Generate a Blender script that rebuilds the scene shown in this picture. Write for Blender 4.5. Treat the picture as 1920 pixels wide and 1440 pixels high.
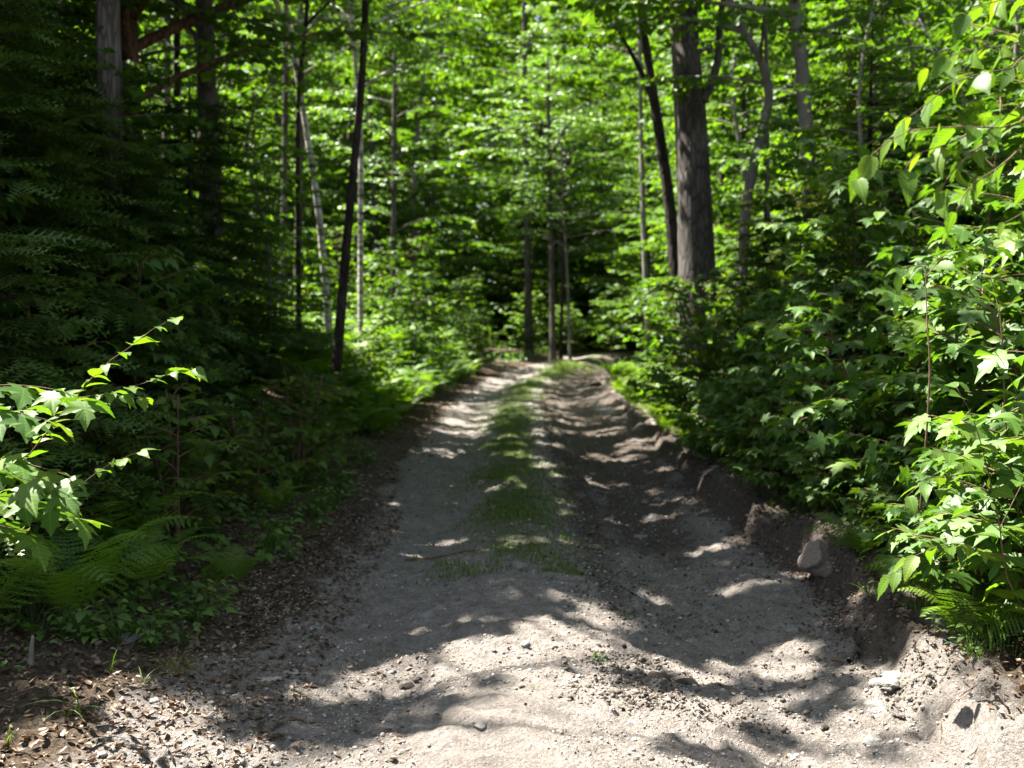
import bpy, math
import numpy as np
from mathutils import Vector, Euler

# ------------------------------------------------------------------ camera, sky, sun, exposure
for o in list(bpy.data.objects):
    bpy.data.objects.remove(o)
SC = bpy.context.scene
COL = SC.collection
F_PX = 2059.0                     # focal length in pixels of the 1920 wide photograph
PITCH = math.radians(3.6)
CAM = np.array([0.0, 0.0, 1.6])
cam_d = bpy.data.cameras.new("camera")
cam_d.sensor_width = 36.0
cam_d.lens = 36.0 * F_PX / 1920.0
cam_d.clip_end = 1000.0
cam_d.dof.use_dof = True
cam_d.dof.focus_distance = 4.3
cam_d.dof.aperture_fstop = 2.7
cam = bpy.data.objects.new("camera", cam_d)
COL.objects.link(cam)
cam.location = CAM
cam.rotation_euler = (math.pi / 2 - PITCH, 0, 0)
SC.camera = cam

SUN_EL = math.radians(57)
SUN_AZ = math.radians(-62)        # measured from +Y towards +X: far to the left, a little ahead
SUN = np.array([math.sin(SUN_AZ) * math.cos(SUN_EL), math.cos(SUN_AZ) * math.cos(SUN_EL), math.sin(SUN_EL)])
world = bpy.data.worlds.new("World")
SC.world = world
world.use_nodes = True
wn = world.node_tree.nodes
bg = wn["Background"]
sky = wn.new("ShaderNodeTexSky")
sky.sky_type = 'NISHITA'
sky.sun_disc = False
sky.sun_elevation = SUN_EL
sky.sun_rotation = SUN_AZ
hazy = wn.new("ShaderNodeHueSaturation")       # thin summer haze takes some blue out of the sky
hazy.inputs['Saturation'].default_value = 0.6
world.node_tree.links.new(sky.outputs[0], hazy.inputs['Color'])
world.node_tree.links.new(hazy.outputs[0], bg.inputs[0])
bg.inputs[1].default_value = 0.05
sun_d = bpy.data.lights.new("sun", 'SUN')
sun_d.energy = 5.0
sun_d.angle = math.radians(0.53)
sun_d.color = (1.0, 0.95, 0.86)
sun = bpy.data.objects.new("sun", sun_d)
COL.objects.link(sun)
sun.rotation_euler = Vector(SUN).to_track_quat('Z', 'Y').to_euler()
vs = SC.view_settings
vs.view_transform = 'Standard'
vs.look = 'None'
vs.exposure = 2.86
vs.gamma = 1.0
vs.use_curve_mapping = False
cy = SC.cycles
cy.max_bounces = 8
cy.diffuse_bounces = 7
cy.glossy_bounces = 2
cy.transmission_bounces = 7
cy.transparent_max_bounces = 4
cy.caustics_reflective = False
cy.caustics_refractive = False
cy.sample_clamp_indirect = 5.0
cy.use_denoising = True
cy.denoiser = 'OPENIMAGEDENOISE'
cy.denoising_input_passes = 'RGB_ALBEDO_NORMAL'
cy.use_adaptive_sampling = False

R = np.random.default_rng(11)


def P(px, py, d):
    """point seen at pixel (px, py) of the 1920x1440 photograph at depth d"""
    xc = (px - 960.0) / F_PX * d
    yc = (720.0 - py) / F_PX * d
    c, s = math.cos(PITCH), math.sin(PITCH)
    return np.array([xc, d * c + yc * s, CAM[2] - d * s + yc * c])


# ------------------------------------------------------------------ noise
_perm = np.random.default_rng(5).random((256, 256))


def vnoise(x, y):
    x = np.asarray(x, float); y = np.asarray(y, float)
    xi = np.floor(x).astype(int); yi = np.floor(y).astype(int)
    fx = x - xi; fy = y - yi
    fx = fx * fx * (3 - 2 * fx); fy = fy * fy * (3 - 2 * fy)
    a = _perm[xi % 256, yi % 256]; b = _perm[(xi + 1) % 256, yi % 256]
    c = _perm[xi % 256, (yi + 1) % 256]; d = _perm[(xi + 1) % 256, (yi + 1) % 256]
    return (a * (1 - fx) + b * fx) * (1 - fy) + (c * (1 - fx) + d * fx) * fy


def fbm(x, y, oct=3, seed=0.0):
    v = 0; a = 0.5; t = 0
    for i in range(oct):
        v = v + a * vnoise(x * 2 ** i + 17.3 * i + seed, y * 2 ** i + 9.1 * i - seed)
        t += a; a *= 0.5
    return v / t


def sstep(a, b, x):
    t = np.clip((x - a) / (b - a), 0, 1)
    return t * t * (3 - 2 * t)


# ------------------------------------------------------------------ the lie of the land
def xc(y):
    y = np.asarray(y, float)
    return 0.22 + 0.0062 * np.clip(y - 17.5, 0, 18) ** 2 * 0.95 - 0.0 * y + 0.16 * np.clip(y - 35.5, 0, 12) + 0.05 * np.clip(y - 42, 0, 20) ** 2


def tc(y):
    return -0.22 * (1 - sstep(20, 30, np.asarray(y, float)))


def bank_edge(y):
    return 1.5 + 0.22 * (vnoise(y * 0.7, 3.3) - 0.5) + 0.22 * (vnoise(y * 2.3, 8.3) - 0.5) + 0.06 * (vnoise(y * 8.0, 1.3) - .5)


def gz(x, y, fine=True):
    x = np.asarray(x, float); y = np.asarray(y, float)
    t = x - xc(y)
    road = 1 - sstep(1.3, 2.4, np.abs(t))
    z = -0.06 * np.exp(-((t + 0.8) / 0.36) ** 2) * road - 0.098 * np.exp(-((t - 0.85) / 0.38) ** 2) * road
    z = z + 0.045 * np.exp(-((t - tc(y)) / 0.4) ** 2)
    z = z + 0.085 * (fbm(x * 0.55, y * 0.8, 2, 3.0) - 0.5) + 0.06 * (fbm(x * 1.5, y * 1.9, 3, 9.0) - 0.5)
    if fine:
        z = z + 0.035 * (fbm(x * 6, y * 6, 3, 2.0) - 0.5) * (0.5 + vnoise(x * 1.1, y * 1.1))
        z = z + 0.058 * (fbm(x * 17, y * 17, 4, 5.0) - 0.5) * (0.35 + 1.1 * vnoise(x * 2.1 + 9, y * 2.1))
        z = z + 0.007 * np.sin(t * 55 + 3 * vnoise(y * .4, 2.0)) * np.exp(-((t - 0.95) / 0.3) ** 2) * sstep(4.5, 6, y)
        z = z + 0.05 * np.clip(fbm(x * 9, y * 9, 3, 71.0) - 0.52, 0, 1) * (np.exp(-((t - 0.42) / 0.2) ** 2) * 2.5 + .8)
    # cut bank on the right
    te = bank_edge(y)
    b = sstep(0.0, 0.11, t - te + 0.10 * (fbm(x * 7, y * 7, 3, 55.0) - 0.5))
    bh = 0.13 + 0.17 * vnoise(y * 0.9, 5.1)
    bh = bh * (1 - 0.5 * sstep(8, 12, y)) * (1 - 0.6 * sstep(15, 30, y)) * (0.5 + 0.5 * sstep(2.5, 4.8, y))
    z = z + b * bh + 0.11 * np.clip(t - te - 0.15, 0, 9)
    z = z + b * (0.12 * (fbm(x * 3, y * 3, 3, 21.0) - 0.5) + (0.10 * (fbm(x * 19, y * 19, 3, 4.0) - 0.5) if fine else 0))
    # gentle verge on the left
    z = z + 0.07 * sstep(1.2, 2.2, -t) + 0.05 * np.clip(-t - 1.6, 0, 9)
    z = z + 0.62 * sstep(1.75, 4.2, -t) * sstep(12, 16, y) * (1 - sstep(31, 37, y)) + 0.40 * sstep(1.9, 4.2, t) * sstep(10, 14, y)
    z = z + 0.03 * np.clip(y - 52, 0, 80)
    return z


# ------------------------------------------------------------------ mesh buffers
class Buf:
    def __init__(s):
        s.v = []; s.f = []; s.a = []; s.u = []; s.n = 0

    def add(s, v, f, a=0.5, u=None):
        v = np.asarray(v, float).reshape(-1, 3)
        if len(v) == 0:
            return s
        s.v.append(v); s.f.append(np.asarray(f, int).reshape(-1, 3) + s.n)
        s.a.append(np.broadcast_to(np.asarray(a, float), (len(v),)))
        s.u.append(np.zeros((len(v), 2)) if u is None else u)
        s.n += len(v)
        return s

    def inst(s, T, M, p, a):
        """template T=(verts, tris, uv) placed with matrices M (k,3,3) at p (k,3), value a (k,)"""
        V, Fc, U = T
        k = len(p)
        if k == 0:
            return s
        v = np.einsum('kij,nj->kni', M, V) + p[:, None, :]
        f = Fc[None] + (np.arange(k) * len(V))[:, None, None]
        return s.add(v.reshape(-1, 3), f.reshape(-1, 3), np.repeat(a, len(V)), np.tile(U, (k, 1)))

    def merged(s):
        if not s.v:
            return np.zeros((0, 3)), np.zeros((0, 3), int), np.zeros(0), np.zeros((0, 2))
        return np.concatenate(s.v), np.concatenate(s.f), np.concatenate(s.a), np.concatenate(s.u)


def make_mesh(name, buf, mat, smooth=False, attrs=None, uv=True):
    v, f, a, u = buf.merged()
    me = bpy.data.meshes.new(name)
    me.vertices.add(len(v)); me.vertices.foreach_set('co', v.astype(np.float32).ravel())
    me.loops.add(len(f) * 3); me.loops.foreach_set('vertex_index', f.astype(np.int32).ravel())
    me.polygons.add(len(f))
    me.polygons.foreach_set('loop_start', np.arange(0, len(f) * 3, 3, dtype=np.int32))
    if smooth:
        me.polygons.foreach_set('use_smooth', np.ones(len(f), bool))
    at = me.attributes.new('var', 'FLOAT', 'POINT')
    at.data.foreach_set('value', a.astype(np.float32))
    for k, val in (attrs or {}).items():
        at = me.attributes.new(k, 'FLOAT', 'POINT')
        at.data.foreach_set('value', np.asarray(val, np.float32))
    if uv and len(f):
        ul = me.uv_layers.new(name='UVMap')
        ul.data.foreach_set('uv', u[f.ravel()].astype(np.float32).ravel())
    me.materials.append(mat)
    me.update(calc_edges=True)
    return me


def link(name, me, parent=None, label=None, cat=None, group=None, kind=None, loc=None, rz=0.0, sc=None):
    o = bpy.data.objects.new(name, me)
    COL.objects.link(o)
    if parent is not None:
        o.parent = parent
    if loc is not None:
        o.location = loc
    o.rotation_euler = (0, 0, rz)
    if sc is not None:
        o.scale = (sc, sc, sc)
    if label: o['label'] = label
    if cat: o['category'] = cat
    if group: o['group'] = group
    if kind: o['kind'] = kind
    return o


def put(name, parts, loc, label, cat, group=None, rz=0.0, sc=1.0):
    """a thing: an Empty at its base with its parts (name, mesh) as children"""
    e = link(name, None, None, label, cat, group, None, loc, rz, sc)
    e.empty_display_size = 0.2
    for pn, me in parts:
        link(pn, me, e)
    return e


# ------------------------------------------------------------------ materials
def nm(name):
    m = bpy.data.materials.new(name)
    m.use_nodes = True
    nt = m.node_tree
    nt.nodes.clear()
    out = nt.nodes.new('ShaderNodeOutputMaterial')
    return m, nt, out


def N(nt, t, **kw):
    n = nt.nodes.new(t)
    for k, v in kw.items():
        if k.startswith('i_'):
            n.inputs[k[2:].replace('_', ' ')].default_value = v
        else:
            setattr(n, k, v)
    return n


def ramp(nt, fac, stops):
    r = nt.nodes.new('ShaderNodeValToRGB')
    el = r.color_ramp.elements
    while len(el) < len(stops):
        el.new(0.5)
    for e, (p, c) in zip(el, stops):
        e.position = p; e.color = (*c, 1)
    nt.links.new(fac, r.inputs[0])
    return r


def leaf_mat(name, c0, c1, c2, trans=0.45, gloss=0.11, rough=0.42, tint=(1.35, 1.35, 0.35), veins=0):
    """two-sided leaf: colour from the leaf's own random value, light passes through the blade"""
    m, nt, out = nm(name)
    L = nt.links.new
    at = N(nt, 'ShaderNodeAttribute', attribute_name='var')
    oi = N(nt, 'ShaderNodeObjectInfo')
    ad = N(nt, 'ShaderNodeMath', operation='MULTIPLY_ADD'); ad.inputs[1].default_value = 0.24
    L(oi.outputs['Random'], ad.inputs[0])
    sb = N(nt, 'ShaderNodeMath', operation='SUBTRACT'); sb.inputs[1].default_value = 0.12
    L(at.outputs['Fac'], sb.inputs[0]); L(sb.outputs[0], ad.inputs[2])
    r = ramp(nt, ad.outputs[0], [(0.0, c0), (0.55, c1), (1.0, c2)])
    colour = r.outputs[0]
    if veins:
        tc = N(nt, 'ShaderNodeTexCoord')
        sx = N(nt, 'ShaderNodeSeparateXYZ'); L(tc.outputs['UV'], sx.inputs[0])
        ax = N(nt, 'ShaderNodeMath', operation='ABSOLUTE'); L(sx.outputs[0], ax.inputs[0])
        mu = N(nt, 'ShaderNodeMath', operation='MULTIPLY_ADD'); mu.inputs[1].default_value = -0.8
        L(ax.outputs[0], mu.inputs[0]); L(sx.outputs[1], mu.inputs[2])
        m2 = N(nt, 'ShaderNodeMath', operation='MULTIPLY'); m2.inputs[1].default_value = 58.0
        L(mu.outputs[0], m2.inputs[0])
        sn = N(nt, 'ShaderNodeMath', operation='SINE'); L(m2.outputs[0], sn.inputs[0])
        mr = N(nt, 'ShaderNodeMapRange'); mr.inputs[1].default_value = 0.4; mr.inputs[2].default_value = 1.0
        mr.inputs[3].default_value = 1.0; mr.inputs[4].default_value = 0.68
        L(sn.outputs[0], mr.inputs[0])
        mid = N(nt, 'ShaderNodeMapRange'); mid.inputs[1].default_value = 0.0; mid.inputs[2].default_value = 0.035
        mid.inputs[3].default_value = 1.5; mid.inputs[4].default_value = 1.0
        L(ax.outputs[0], mid.inputs[0])
        mm = N(nt, 'ShaderNodeMath', operation='MULTIPLY'); L(mr.outputs[0], mm.inputs[0]); L(mid.outputs[0], mm.inputs[1])
        mx = N(nt, 'ShaderNodeVectorMath', operation='SCALE'); L(colour, mx.inputs[0]); L(mm.outputs[0], mx.inputs['Scale'])
        colour = mx.outputs[0]
    d = N(nt, 'ShaderNodeBsdfDiffuse'); L(colour, d.inputs[0])
    t = N(nt, 'ShaderNodeBsdfTranslucent')
    tv = N(nt, 'ShaderNodeVectorMath', operation='MULTIPLY'); tv.inputs[1].default_value = tint
    L(colour, tv.inputs[0]); L(tv.outputs[0], t.inputs[0])
    mix = N(nt, 'ShaderNodeMixShader'); mix.inputs[0].default_value = trans
    L(d.outputs[0], mix.inputs[1]); L(t.outputs[0], mix.inputs[2])
    g = N(nt, 'ShaderNodeBsdfGlossy'); g.inputs['Roughness'].default_value = rough
    g.inputs[0].default_value = (0.9, 0.95, 0.9, 1)
    lw = N(nt, 'ShaderNodeLayerWeight'); lw.inputs[0].default_value = 0.35
    gm = N(nt, 'ShaderNodeMath', operation='MULTIPLY_ADD'); gm.inputs[1].default_value = gloss; gm.inputs[2].default_value = 0.012
    L(lw.outputs['Facing'], gm.inputs[0])
    m2s = N(nt, 'ShaderNodeMixShader')
    L(gm.outputs[0], m2s.inputs[0]); L(mix.outputs[0], m2s.inputs[1]); L(g.outputs[0], m2s.inputs[2])
    L(m2s.outputs[0], out.inputs[0])
    return m


def bark_mat(name, c0, c1, c2, scale=9.0, stretch=0.18, bump=0.6, bands=False, cells=1.0):
    m, nt, out = nm(name)
    L = nt.links.new
    tc = N(nt, 'ShaderNodeTexCoord')
    mp = N(nt, 'ShaderNodeMapping'); mp.inputs['Scale'].default_value = (1, 1, stretch) if not bands else (0.35, 0.35, 2.2)
    L(tc.outputs['Object'], mp.inputs[0])
    n1 = N(nt, 'ShaderNodeTexNoise'); n1.inputs['Scale'].default_value = scale; n1.inputs['Detail'].default_value = 6; n1.inputs['Roughness'].default_value = 0.65
    L(mp.outputs[0], n1.inputs[0])
    n2 = N(nt, 'ShaderNodeTexNoise'); n2.inputs['Scale'].default_value = 2.2; n2.inputs['Detail'].default_value = 4
    L(tc.outputs['Object'], n2.inputs[0])
    v = N(nt, 'ShaderNodeTexVoronoi', feature='DISTANCE_TO_EDGE'); v.inputs['Scale'].default_value = scale * 2.0
    L(mp.outputs[0], v.inputs[0])
    mv = N(nt, 'ShaderNodeMapRange'); mv.inputs[2].default_value = 0.16; mv.inputs[3].default_value = 1.0 - cells
    L(v.outputs['Distance'], mv.inputs[0])
    if bands:
        r = ramp(nt, n1.outputs[0], [(0.37, c0), (0.47, c1), (0.62, c2)])  # birch bands, made darker and more broken to imitate dappled shade
        h = n1.outputs[0]
    else:
        mul = N(nt, 'ShaderNodeMath', operation='MULTIPLY'); L(n1.outputs[0], mul.inputs[0]); L(mv.outputs[0], mul.inputs[1])
        avg = N(nt, 'ShaderNodeMath', operation='MULTIPLY_ADD'); avg.inputs[1].default_value = 0.5
        L(mul.outputs[0], avg.inputs[0])
        hm = N(nt, 'ShaderNodeMath', operation='MULTIPLY'); hm.inputs[1].default_value = 0.55
        L(n2.outputs[0], hm.inputs[0]); L(hm.outputs[0], avg.inputs[2])
        r = ramp(nt, avg.outputs[0], [(0.22, c0), (0.45, c1), (0.70, c2)])
        h = mul.outputs[0]
    b = N(nt, 'ShaderNodeBump'); b.inputs['Strength'].default_value = bump; b.inputs['Distance'].default_value = 0.03
    L(h, b.inputs['Height'])
    p = N(nt, 'ShaderNodeBsdfPrincipled'); p.inputs['Roughness'].default_value = 0.9
    p.inputs['Specular IOR Level'].default_value = 0.2
    L(r.outputs[0], p.inputs['Base Color']); L(b.outputs[0], p.inputs['Normal'])
    L(p.outputs[0], out.inputs[0])
    return m


def simple_mat(name, c0, c1, scale=20.0, rough=0.9, bump=0.3, var=False):
    m, nt, out = nm(name)
    L = nt.links.new
    tc = N(nt, 'ShaderNodeTexCoord')
    n1 = N(nt, 'ShaderNodeTexNoise'); n1.inputs['Scale'].default_value = scale; n1.inputs['Detail'].default_value = 5
    L(tc.outputs['Object'], n1.inputs[0])
    fac = n1.outputs[0]
    if var:
        at = N(nt, 'ShaderNodeAttribute', attribute_name='var')
        ma = N(nt, 'ShaderNodeMath', operation='MULTIPLY_ADD'); ma.inputs[1].default_value = 0.35
        L(n1.outputs[0], ma.inputs[0])
        m3 = N(nt, 'ShaderNodeMath', operation='MULTIPLY'); m3.inputs[1].default_value = 0.75
        L(at.outputs['Fac'], m3.inputs[0]); L(m3.outputs[0], ma.inputs[2])
        fac = ma.outputs[0]
    r = ramp(nt, fac, [(0.25, c0), (0.75, c1)])
    b = N(nt, 'ShaderNodeBump'); b.inputs['Strength'].default_value = bump; b.inputs['Distance'].default_value = 0.01
    L(n1.outputs[0], b.inputs['Height'])
    p = N(nt, 'ShaderNodeBsdfPrincipled'); p.inputs['Roughness'].default_value = rough
    p.inputs['Specular IOR Level'].default_value = 0.25
    L(r.outputs[0], p.inputs['Base Color']); L(b.outputs[0], p.inputs['Normal'])
    L(p.outputs[0], out.inputs[0])
    return m


def ground_mat(name):
    """gravelly earth; attributes say where mud, moss, leaf mould and pale dry gravel lie"""
    m, nt, out = nm(name)
    L = nt.links.new
    tc = N(nt, 'ShaderNodeTexCoord')

    def noise(s, det=5, rough=0.6):
        n = N(nt, 'ShaderNodeTexNoise'); n.inputs['Scale'].default_value = s
        n.inputs['Detail'].default_value = det; n.inputs['Roughness'].default_value = rough
        L(tc.outputs['Object'], n.inputs[0]); return n.outputs[0]
    big, mid, sm, tiny = noise(1.3), noise(9), noise(45, 6, 0.7), noise(170, 4, 0.7)

    def mixc(fac, a, b, mode='MIX'):
        n = N(nt, 'ShaderNodeMix', data_type='RGBA', blend_type=mode)
        if isinstance(fac, float): n.inputs[0].default_value = fac
        else: L(fac, n.inputs[0])
        for s, i in ((a, 6), (b, 7)):
            if isinstance(s, tuple): n.inputs[i].default_value = (*s, 1)
            else: L(s, n.inputs[i])
        return n.outputs[2]
    base = ramp(nt, sm, [(0.33, (0.046, 0.037, 0.031)), (0.50, (0.205, 0.176, 0.153)), (0.68, (0.47, 0.41, 0.365))]).outputs[0]
    c = mixc(0.42, base, ramp(nt, tiny, [(0.40, (0.024, 0.020, 0.017)), (0.57, (0.46, 0.405, 0.36))]).outputs[0])
    c = mixc(0.40, c, ramp(nt, mid, [(0.3, (0.095, 0.080, 0.068)), (0.7, (0.40, 0.365, 0.338))]).outputs[0])
    def attr(n):
        a = N(nt, 'ShaderNodeAttribute', attribute_name=n); return a.outputs['Fac']
    def thr(a, nz, lo=0.35, hi=0.65, k=0.7):
        s = N(nt, 'ShaderNodeMath', operation='MULTIPLY_ADD'); s.inputs[1].default_value = k
        L(nz, s.inputs[0]); L(a, s.inputs[2])
        r = N(nt, 'ShaderNodeMapRange', interpolation_type='SMOOTHSTEP')
        r.inputs[1].default_value = lo + k * 0.5; r.inputs[2].default_value = hi + k * 0.5
        L(s.outputs[0], r.inputs[0]); return r.outputs[0]
    mud = ramp(nt, sm, [(0.3, (0.040, 0.031, 0.025)), (0.7, (0.155, 0.125, 0.10))]).outputs[0]
    c = mixc(thr(attr('mud'), mid), c, mud)
    mould = ramp(nt, sm, [(0.32, (0.022, 0.016, 0.011)), (0.52, (0.085, 0.06, 0.04)), (0.75, (0.22, 0.16, 0.11))]).outputs[0]
    c = mixc(thr(attr('litter'), mid), c, mould)
    moss = ramp(nt, tiny, [(0.3, (0.035, 0.055, 0.012)), (0.7, (0.13, 0.16, 0.045))]).outputs[0]
    mfac = N(nt, 'ShaderNodeMath', operation='MULTIPLY'); mfac.inputs[1].default_value = 0.75
    L(thr(attr('moss'), sm, 0.35, 0.75), mfac.inputs[0])
    c = mixc(mfac.outputs[0], c, moss)
    v = N(nt, 'ShaderNodeTexVoronoi'); v.inputs['Scale'].default_value = 55.0
    L(tc.outputs['Object'], v.inputs[0])
    hs = N(nt, 'ShaderNodeMath', operation='MULTIPLY_ADD'); hs.inputs[1].default_value = 0.5
    L(sm, hs.inputs[0]); L(tiny, hs.inputs[2])
    h2 = N(nt, 'ShaderNodeMath', operation='MULTIPLY_ADD'); h2.inputs[1].default_value = -0.5
    L(v.outputs['Distance'], h2.inputs[0]); L(hs.outputs[0], h2.inputs[2])
    b = N(nt, 'ShaderNodeBump'); b.inputs['Strength'].default_value = 1.0; b.inputs['Distance'].default_value = 0.03
    L(h2.outputs[0], b.inputs['Height'])
    p = N(nt, 'ShaderNodeBsdfPrincipled'); p.inputs['Roughness'].default_value = 0.92
    p.inputs['Specular IOR Level'].default_value = 0.18
    L(c, p.inputs['Base Color']); L(b.outputs[0], p.inputs['Normal'])
    L(p.outputs[0], out.inputs[0])
    return m


M_GROUND = ground_mat('gravelly_earth')
M_LEAF = leaf_mat('broad_leaf', (0.040, 0.090, 0.010), (0.068, 0.150, 0.014), (0.125, 0.190, 0.016), 0.50, gloss=0.07, rough=.5)
M_LEAF_FAR = leaf_mat('far_leaf', (0.040, 0.092, 0.009), (0.062, 0.133, 0.012), (0.104, 0.170, 0.015), 0.60, gloss=0.015, rough=.5)
M_MAPLE = leaf_mat('maple_leaf', (0.044, 0.105, 0.016), (0.070, 0.150, 0.020), (0.125, 0.195, 0.022), 0.47, gloss=0.045, rough=.52, veins=1)
M_OVATE = leaf_mat('ovate_leaf', (0.050, 0.112, 0.011), (0.075, 0.150, 0.013), (0.115, 0.180, 0.014), 0.56, gloss=0.02, rough=.5, veins=1)
M_FERN = leaf_mat('fern_leaf', (0.055, 0.120, 0.010), (0.085, 0.170, 0.012), (0.13, 0.21, 0.016), 0.50, gloss=0.04, rough=.5)
M_GRASS = leaf_mat('grass_blade', (0.055, 0.100, 0.012), (0.090, 0.160, 0.018), (0.18, 0.20, 0.04), 0.45, gloss=0.06, rough=.5)
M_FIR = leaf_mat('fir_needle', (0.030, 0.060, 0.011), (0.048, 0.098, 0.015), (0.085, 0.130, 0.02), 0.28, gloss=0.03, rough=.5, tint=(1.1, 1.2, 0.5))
M_FIRLIT = leaf_mat('sunlit_fir_needle', (0.07, 0.11, 0.025), (0.12, 0.165, 0.045), (0.22, 0.22, 0.09), 0.35, gloss=0.05, tint=(1.1, 1.1, 0.5))  # lighter copy of the fir needles with sunlight painted into the colour
M_DEAD = leaf_mat('dead_leaf', (0.05, 0.031, 0.019), (0.115, 0.076, 0.051), (0.20, 0.145, 0.108), 0.12, gloss=0.05, tint=(1, 0.8, 0.5))
M_STRAW = leaf_mat('dry_grass', (0.10, 0.085, 0.02), (0.20, 0.17, 0.035), (0.32, 0.27, 0.06), 0.3, gloss=0.05, tint=(1, 0.9, 0.5))
M_BARK = bark_mat('grey_brown_bark', (0.015, 0.012, 0.010), (0.052, 0.045, 0.039), (0.15, 0.135, 0.12), 11.0, 0.16, 0.9, cells=0.6)
M_BARK_DARK = bark_mat('dark_bark', (0.010, 0.008, 0.007), (0.030, 0.023, 0.019), (0.075, 0.06, 0.05))
M_BARK_GREY = bark_mat('pale_grey_bark', (0.04, 0.035, 0.031), (0.12, 0.108, 0.098), (0.23, 0.21, 0.19), 7.0, 0.5, 0.4, cells=0.12)
M_BARK_RED = bark_mat('red_brown_bark', (0.03, 0.018, 0.013), (0.09, 0.048, 0.033), (0.20, 0.095, 0.06))
M_BIRCH = bark_mat('birch_bark', (0.03, 0.025, 0.02), (0.30, 0.275, 0.25), (0.54, 0.51, 0.475), 6.0, 1, 0.25, bands=True)
M_TWIG = simple_mat('twig_bark', (0.05, 0.03, 0.018), (0.16, 0.10, 0.06), 30)
M_GREENSTEM = simple_mat('green_stem', (0.06, 0.08, 0.02), (0.16, 0.14, 0.06), 30)
M_STONE = simple_mat('grey_stone', (0.07, 0.066, 0.06), (0.24, 0.23, 0.215), 9, 0.9, 0.8)
M_STONE_PALE = simple_mat('pale_stone', (0.14, 0.132, 0.12), (0.38, 0.365, 0.34), 9, 0.85, 0.7)
M_GRAVEL = simple_mat('gravel_bits', (0.07, 0.06, 0.05), (0.30, 0.275, 0.25), 25, 0.9, 0.3, var=True)
M_SOIL = simple_mat('crumbled_soil', (0.028, 0.022, 0.017), (0.14, 0.118, 0.098), 30, 0.95, 0.4, var=True)
M_CLOD = simple_mat('dark_mud_clod', (0.02, 0.016, 0.012), (0.07, 0.055, 0.043), 22, 0.9, 0.7)


# ------------------------------------------------------------------ templates
def T_simple(w=0.34, fold=0.14):
    V = np.array([[0, 0, 0], [w, 0.42, fold * 0.6], [0, 1, -0.12], [-w, 0.42, fold * 0.6]])
    return V, np.array([[0, 1, 2], [0, 2, 3]]), np.c_[V[:, 0], V[:, 1]]


def T_ovate(n=6, w=0.33, fold=0.18, curl=0.25, wav=0.0, tooth=0.0, pet=0.0):
    s = np.linspace(0, 1, n + 1)
    wid = w * np.sin(np.pi * s ** 0.78) ** 0.9 * (1 - 0.25 * s)
    if tooth:
        wid[1:-1] *= 1 + tooth * ((np.arange(1, n) % 2) - 0.5) * 2
    wid[0] = 0; wid[-1] = 0
    y = s
    zc = -curl * s ** 2
    mid = np.c_[0 * s, y, zc]
    rt = np.c_[wid, y - 0.05 * (wid > 0), zc + fold * wid + wav * np.sin(s * 11)]
    lf = np.c_[-wid, y - 0.05 * (wid > 0), zc + fold * wid + wav * np.cos(s * 9)]
    V = np.concatenate([mid, rt[1:-1], lf[1:-1]])
    m = n - 1
    Ri = lambda i: 0 if i == 0 else (n if i == n else n + i)
    Li = lambda i: 0 if i == 0 else (n if i == n else n + m + i)
    Fc = []
    for i in range(n):
        if i == 0:
            Fc += [[0, Ri(1), 1], [0, 1, Li(1)]]
        elif i == n - 1:
            Fc += [[i, Ri(i), n], [i, n, Li(i)]]
        else:
            Fc += [[i, Ri(i), Ri(i + 1)], [i, Ri(i + 1), i + 1], [i, i + 1, Li(i + 1)], [i, Li(i + 1), Li(i)]]
    U = np.c_[V[:, 0], V[:, 1]]
    V = V.copy(); V[:, 1] += pet
    return V, np.array(Fc), U


def T_maple(droop=0.28, fold=0.10):
    h = [(0.13, -0.10), (0.44, -0.03), (0.34, 0.09), (0.30, 0.17), (0.47, 0.24), (0.70, 0.47), (0.50, 0.49), (0.40, 0.44), (0.235, 0.50),
         (0.30, 0.68), (0.16, 0.72), (0.10, 0.84)]
    pts = [(0, 0)] + h + [(0, 1.02)] + [(-x, y) for x, y in h[::-1]]
    c = np.array([0, 0.30])
    out = np.array(pts, float)
    V2 = np.vstack([c[None], out])
    r = np.hypot(V2[:, 0], V2[:, 1] - 0.2)
    z = -droop * r ** 2 + fold * np.abs(V2[:, 0])
    V = np.c_[V2, z]
    n = len(out)
    Fc = np.array([[0, 1 + i, 1 + (i + 1) % n] for i in range(n)])
    V[:, 1] += 0.12
    return V, Fc, V2.copy()


def T_spray(n=11, L=0.24, w=0.05, droop=0.10):
    """conifer branchlet, length 1: needles left and right, flat"""
    V = []; Fc = []
    for i in range(n):
        s = (i + 0.5) / n
        l = L * (1 - 0.55 * s)
        for sd in (-1, 1):
            k = len(V)
            z = -droop * s * s
            V += [[0, s - w, z], [0, s + w, z], [sd * l, s + l * 0.55, z - 0.06 * l + 0.05 * (-1) ** i]]
            Fc.append([k, k + 1, k + 2])
    k = len(V)
    V += [[-0.02, 0.86, -droop * .8], [0.02, 0.86, -droop * .8], [0, 1.08, -droop]]
    Fc.append([k, k + 1, k + 2])
    V = np.array(V, float)
    return V, np.array(Fc), np.c_[V[:, 0], V[:, 1]]


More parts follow.
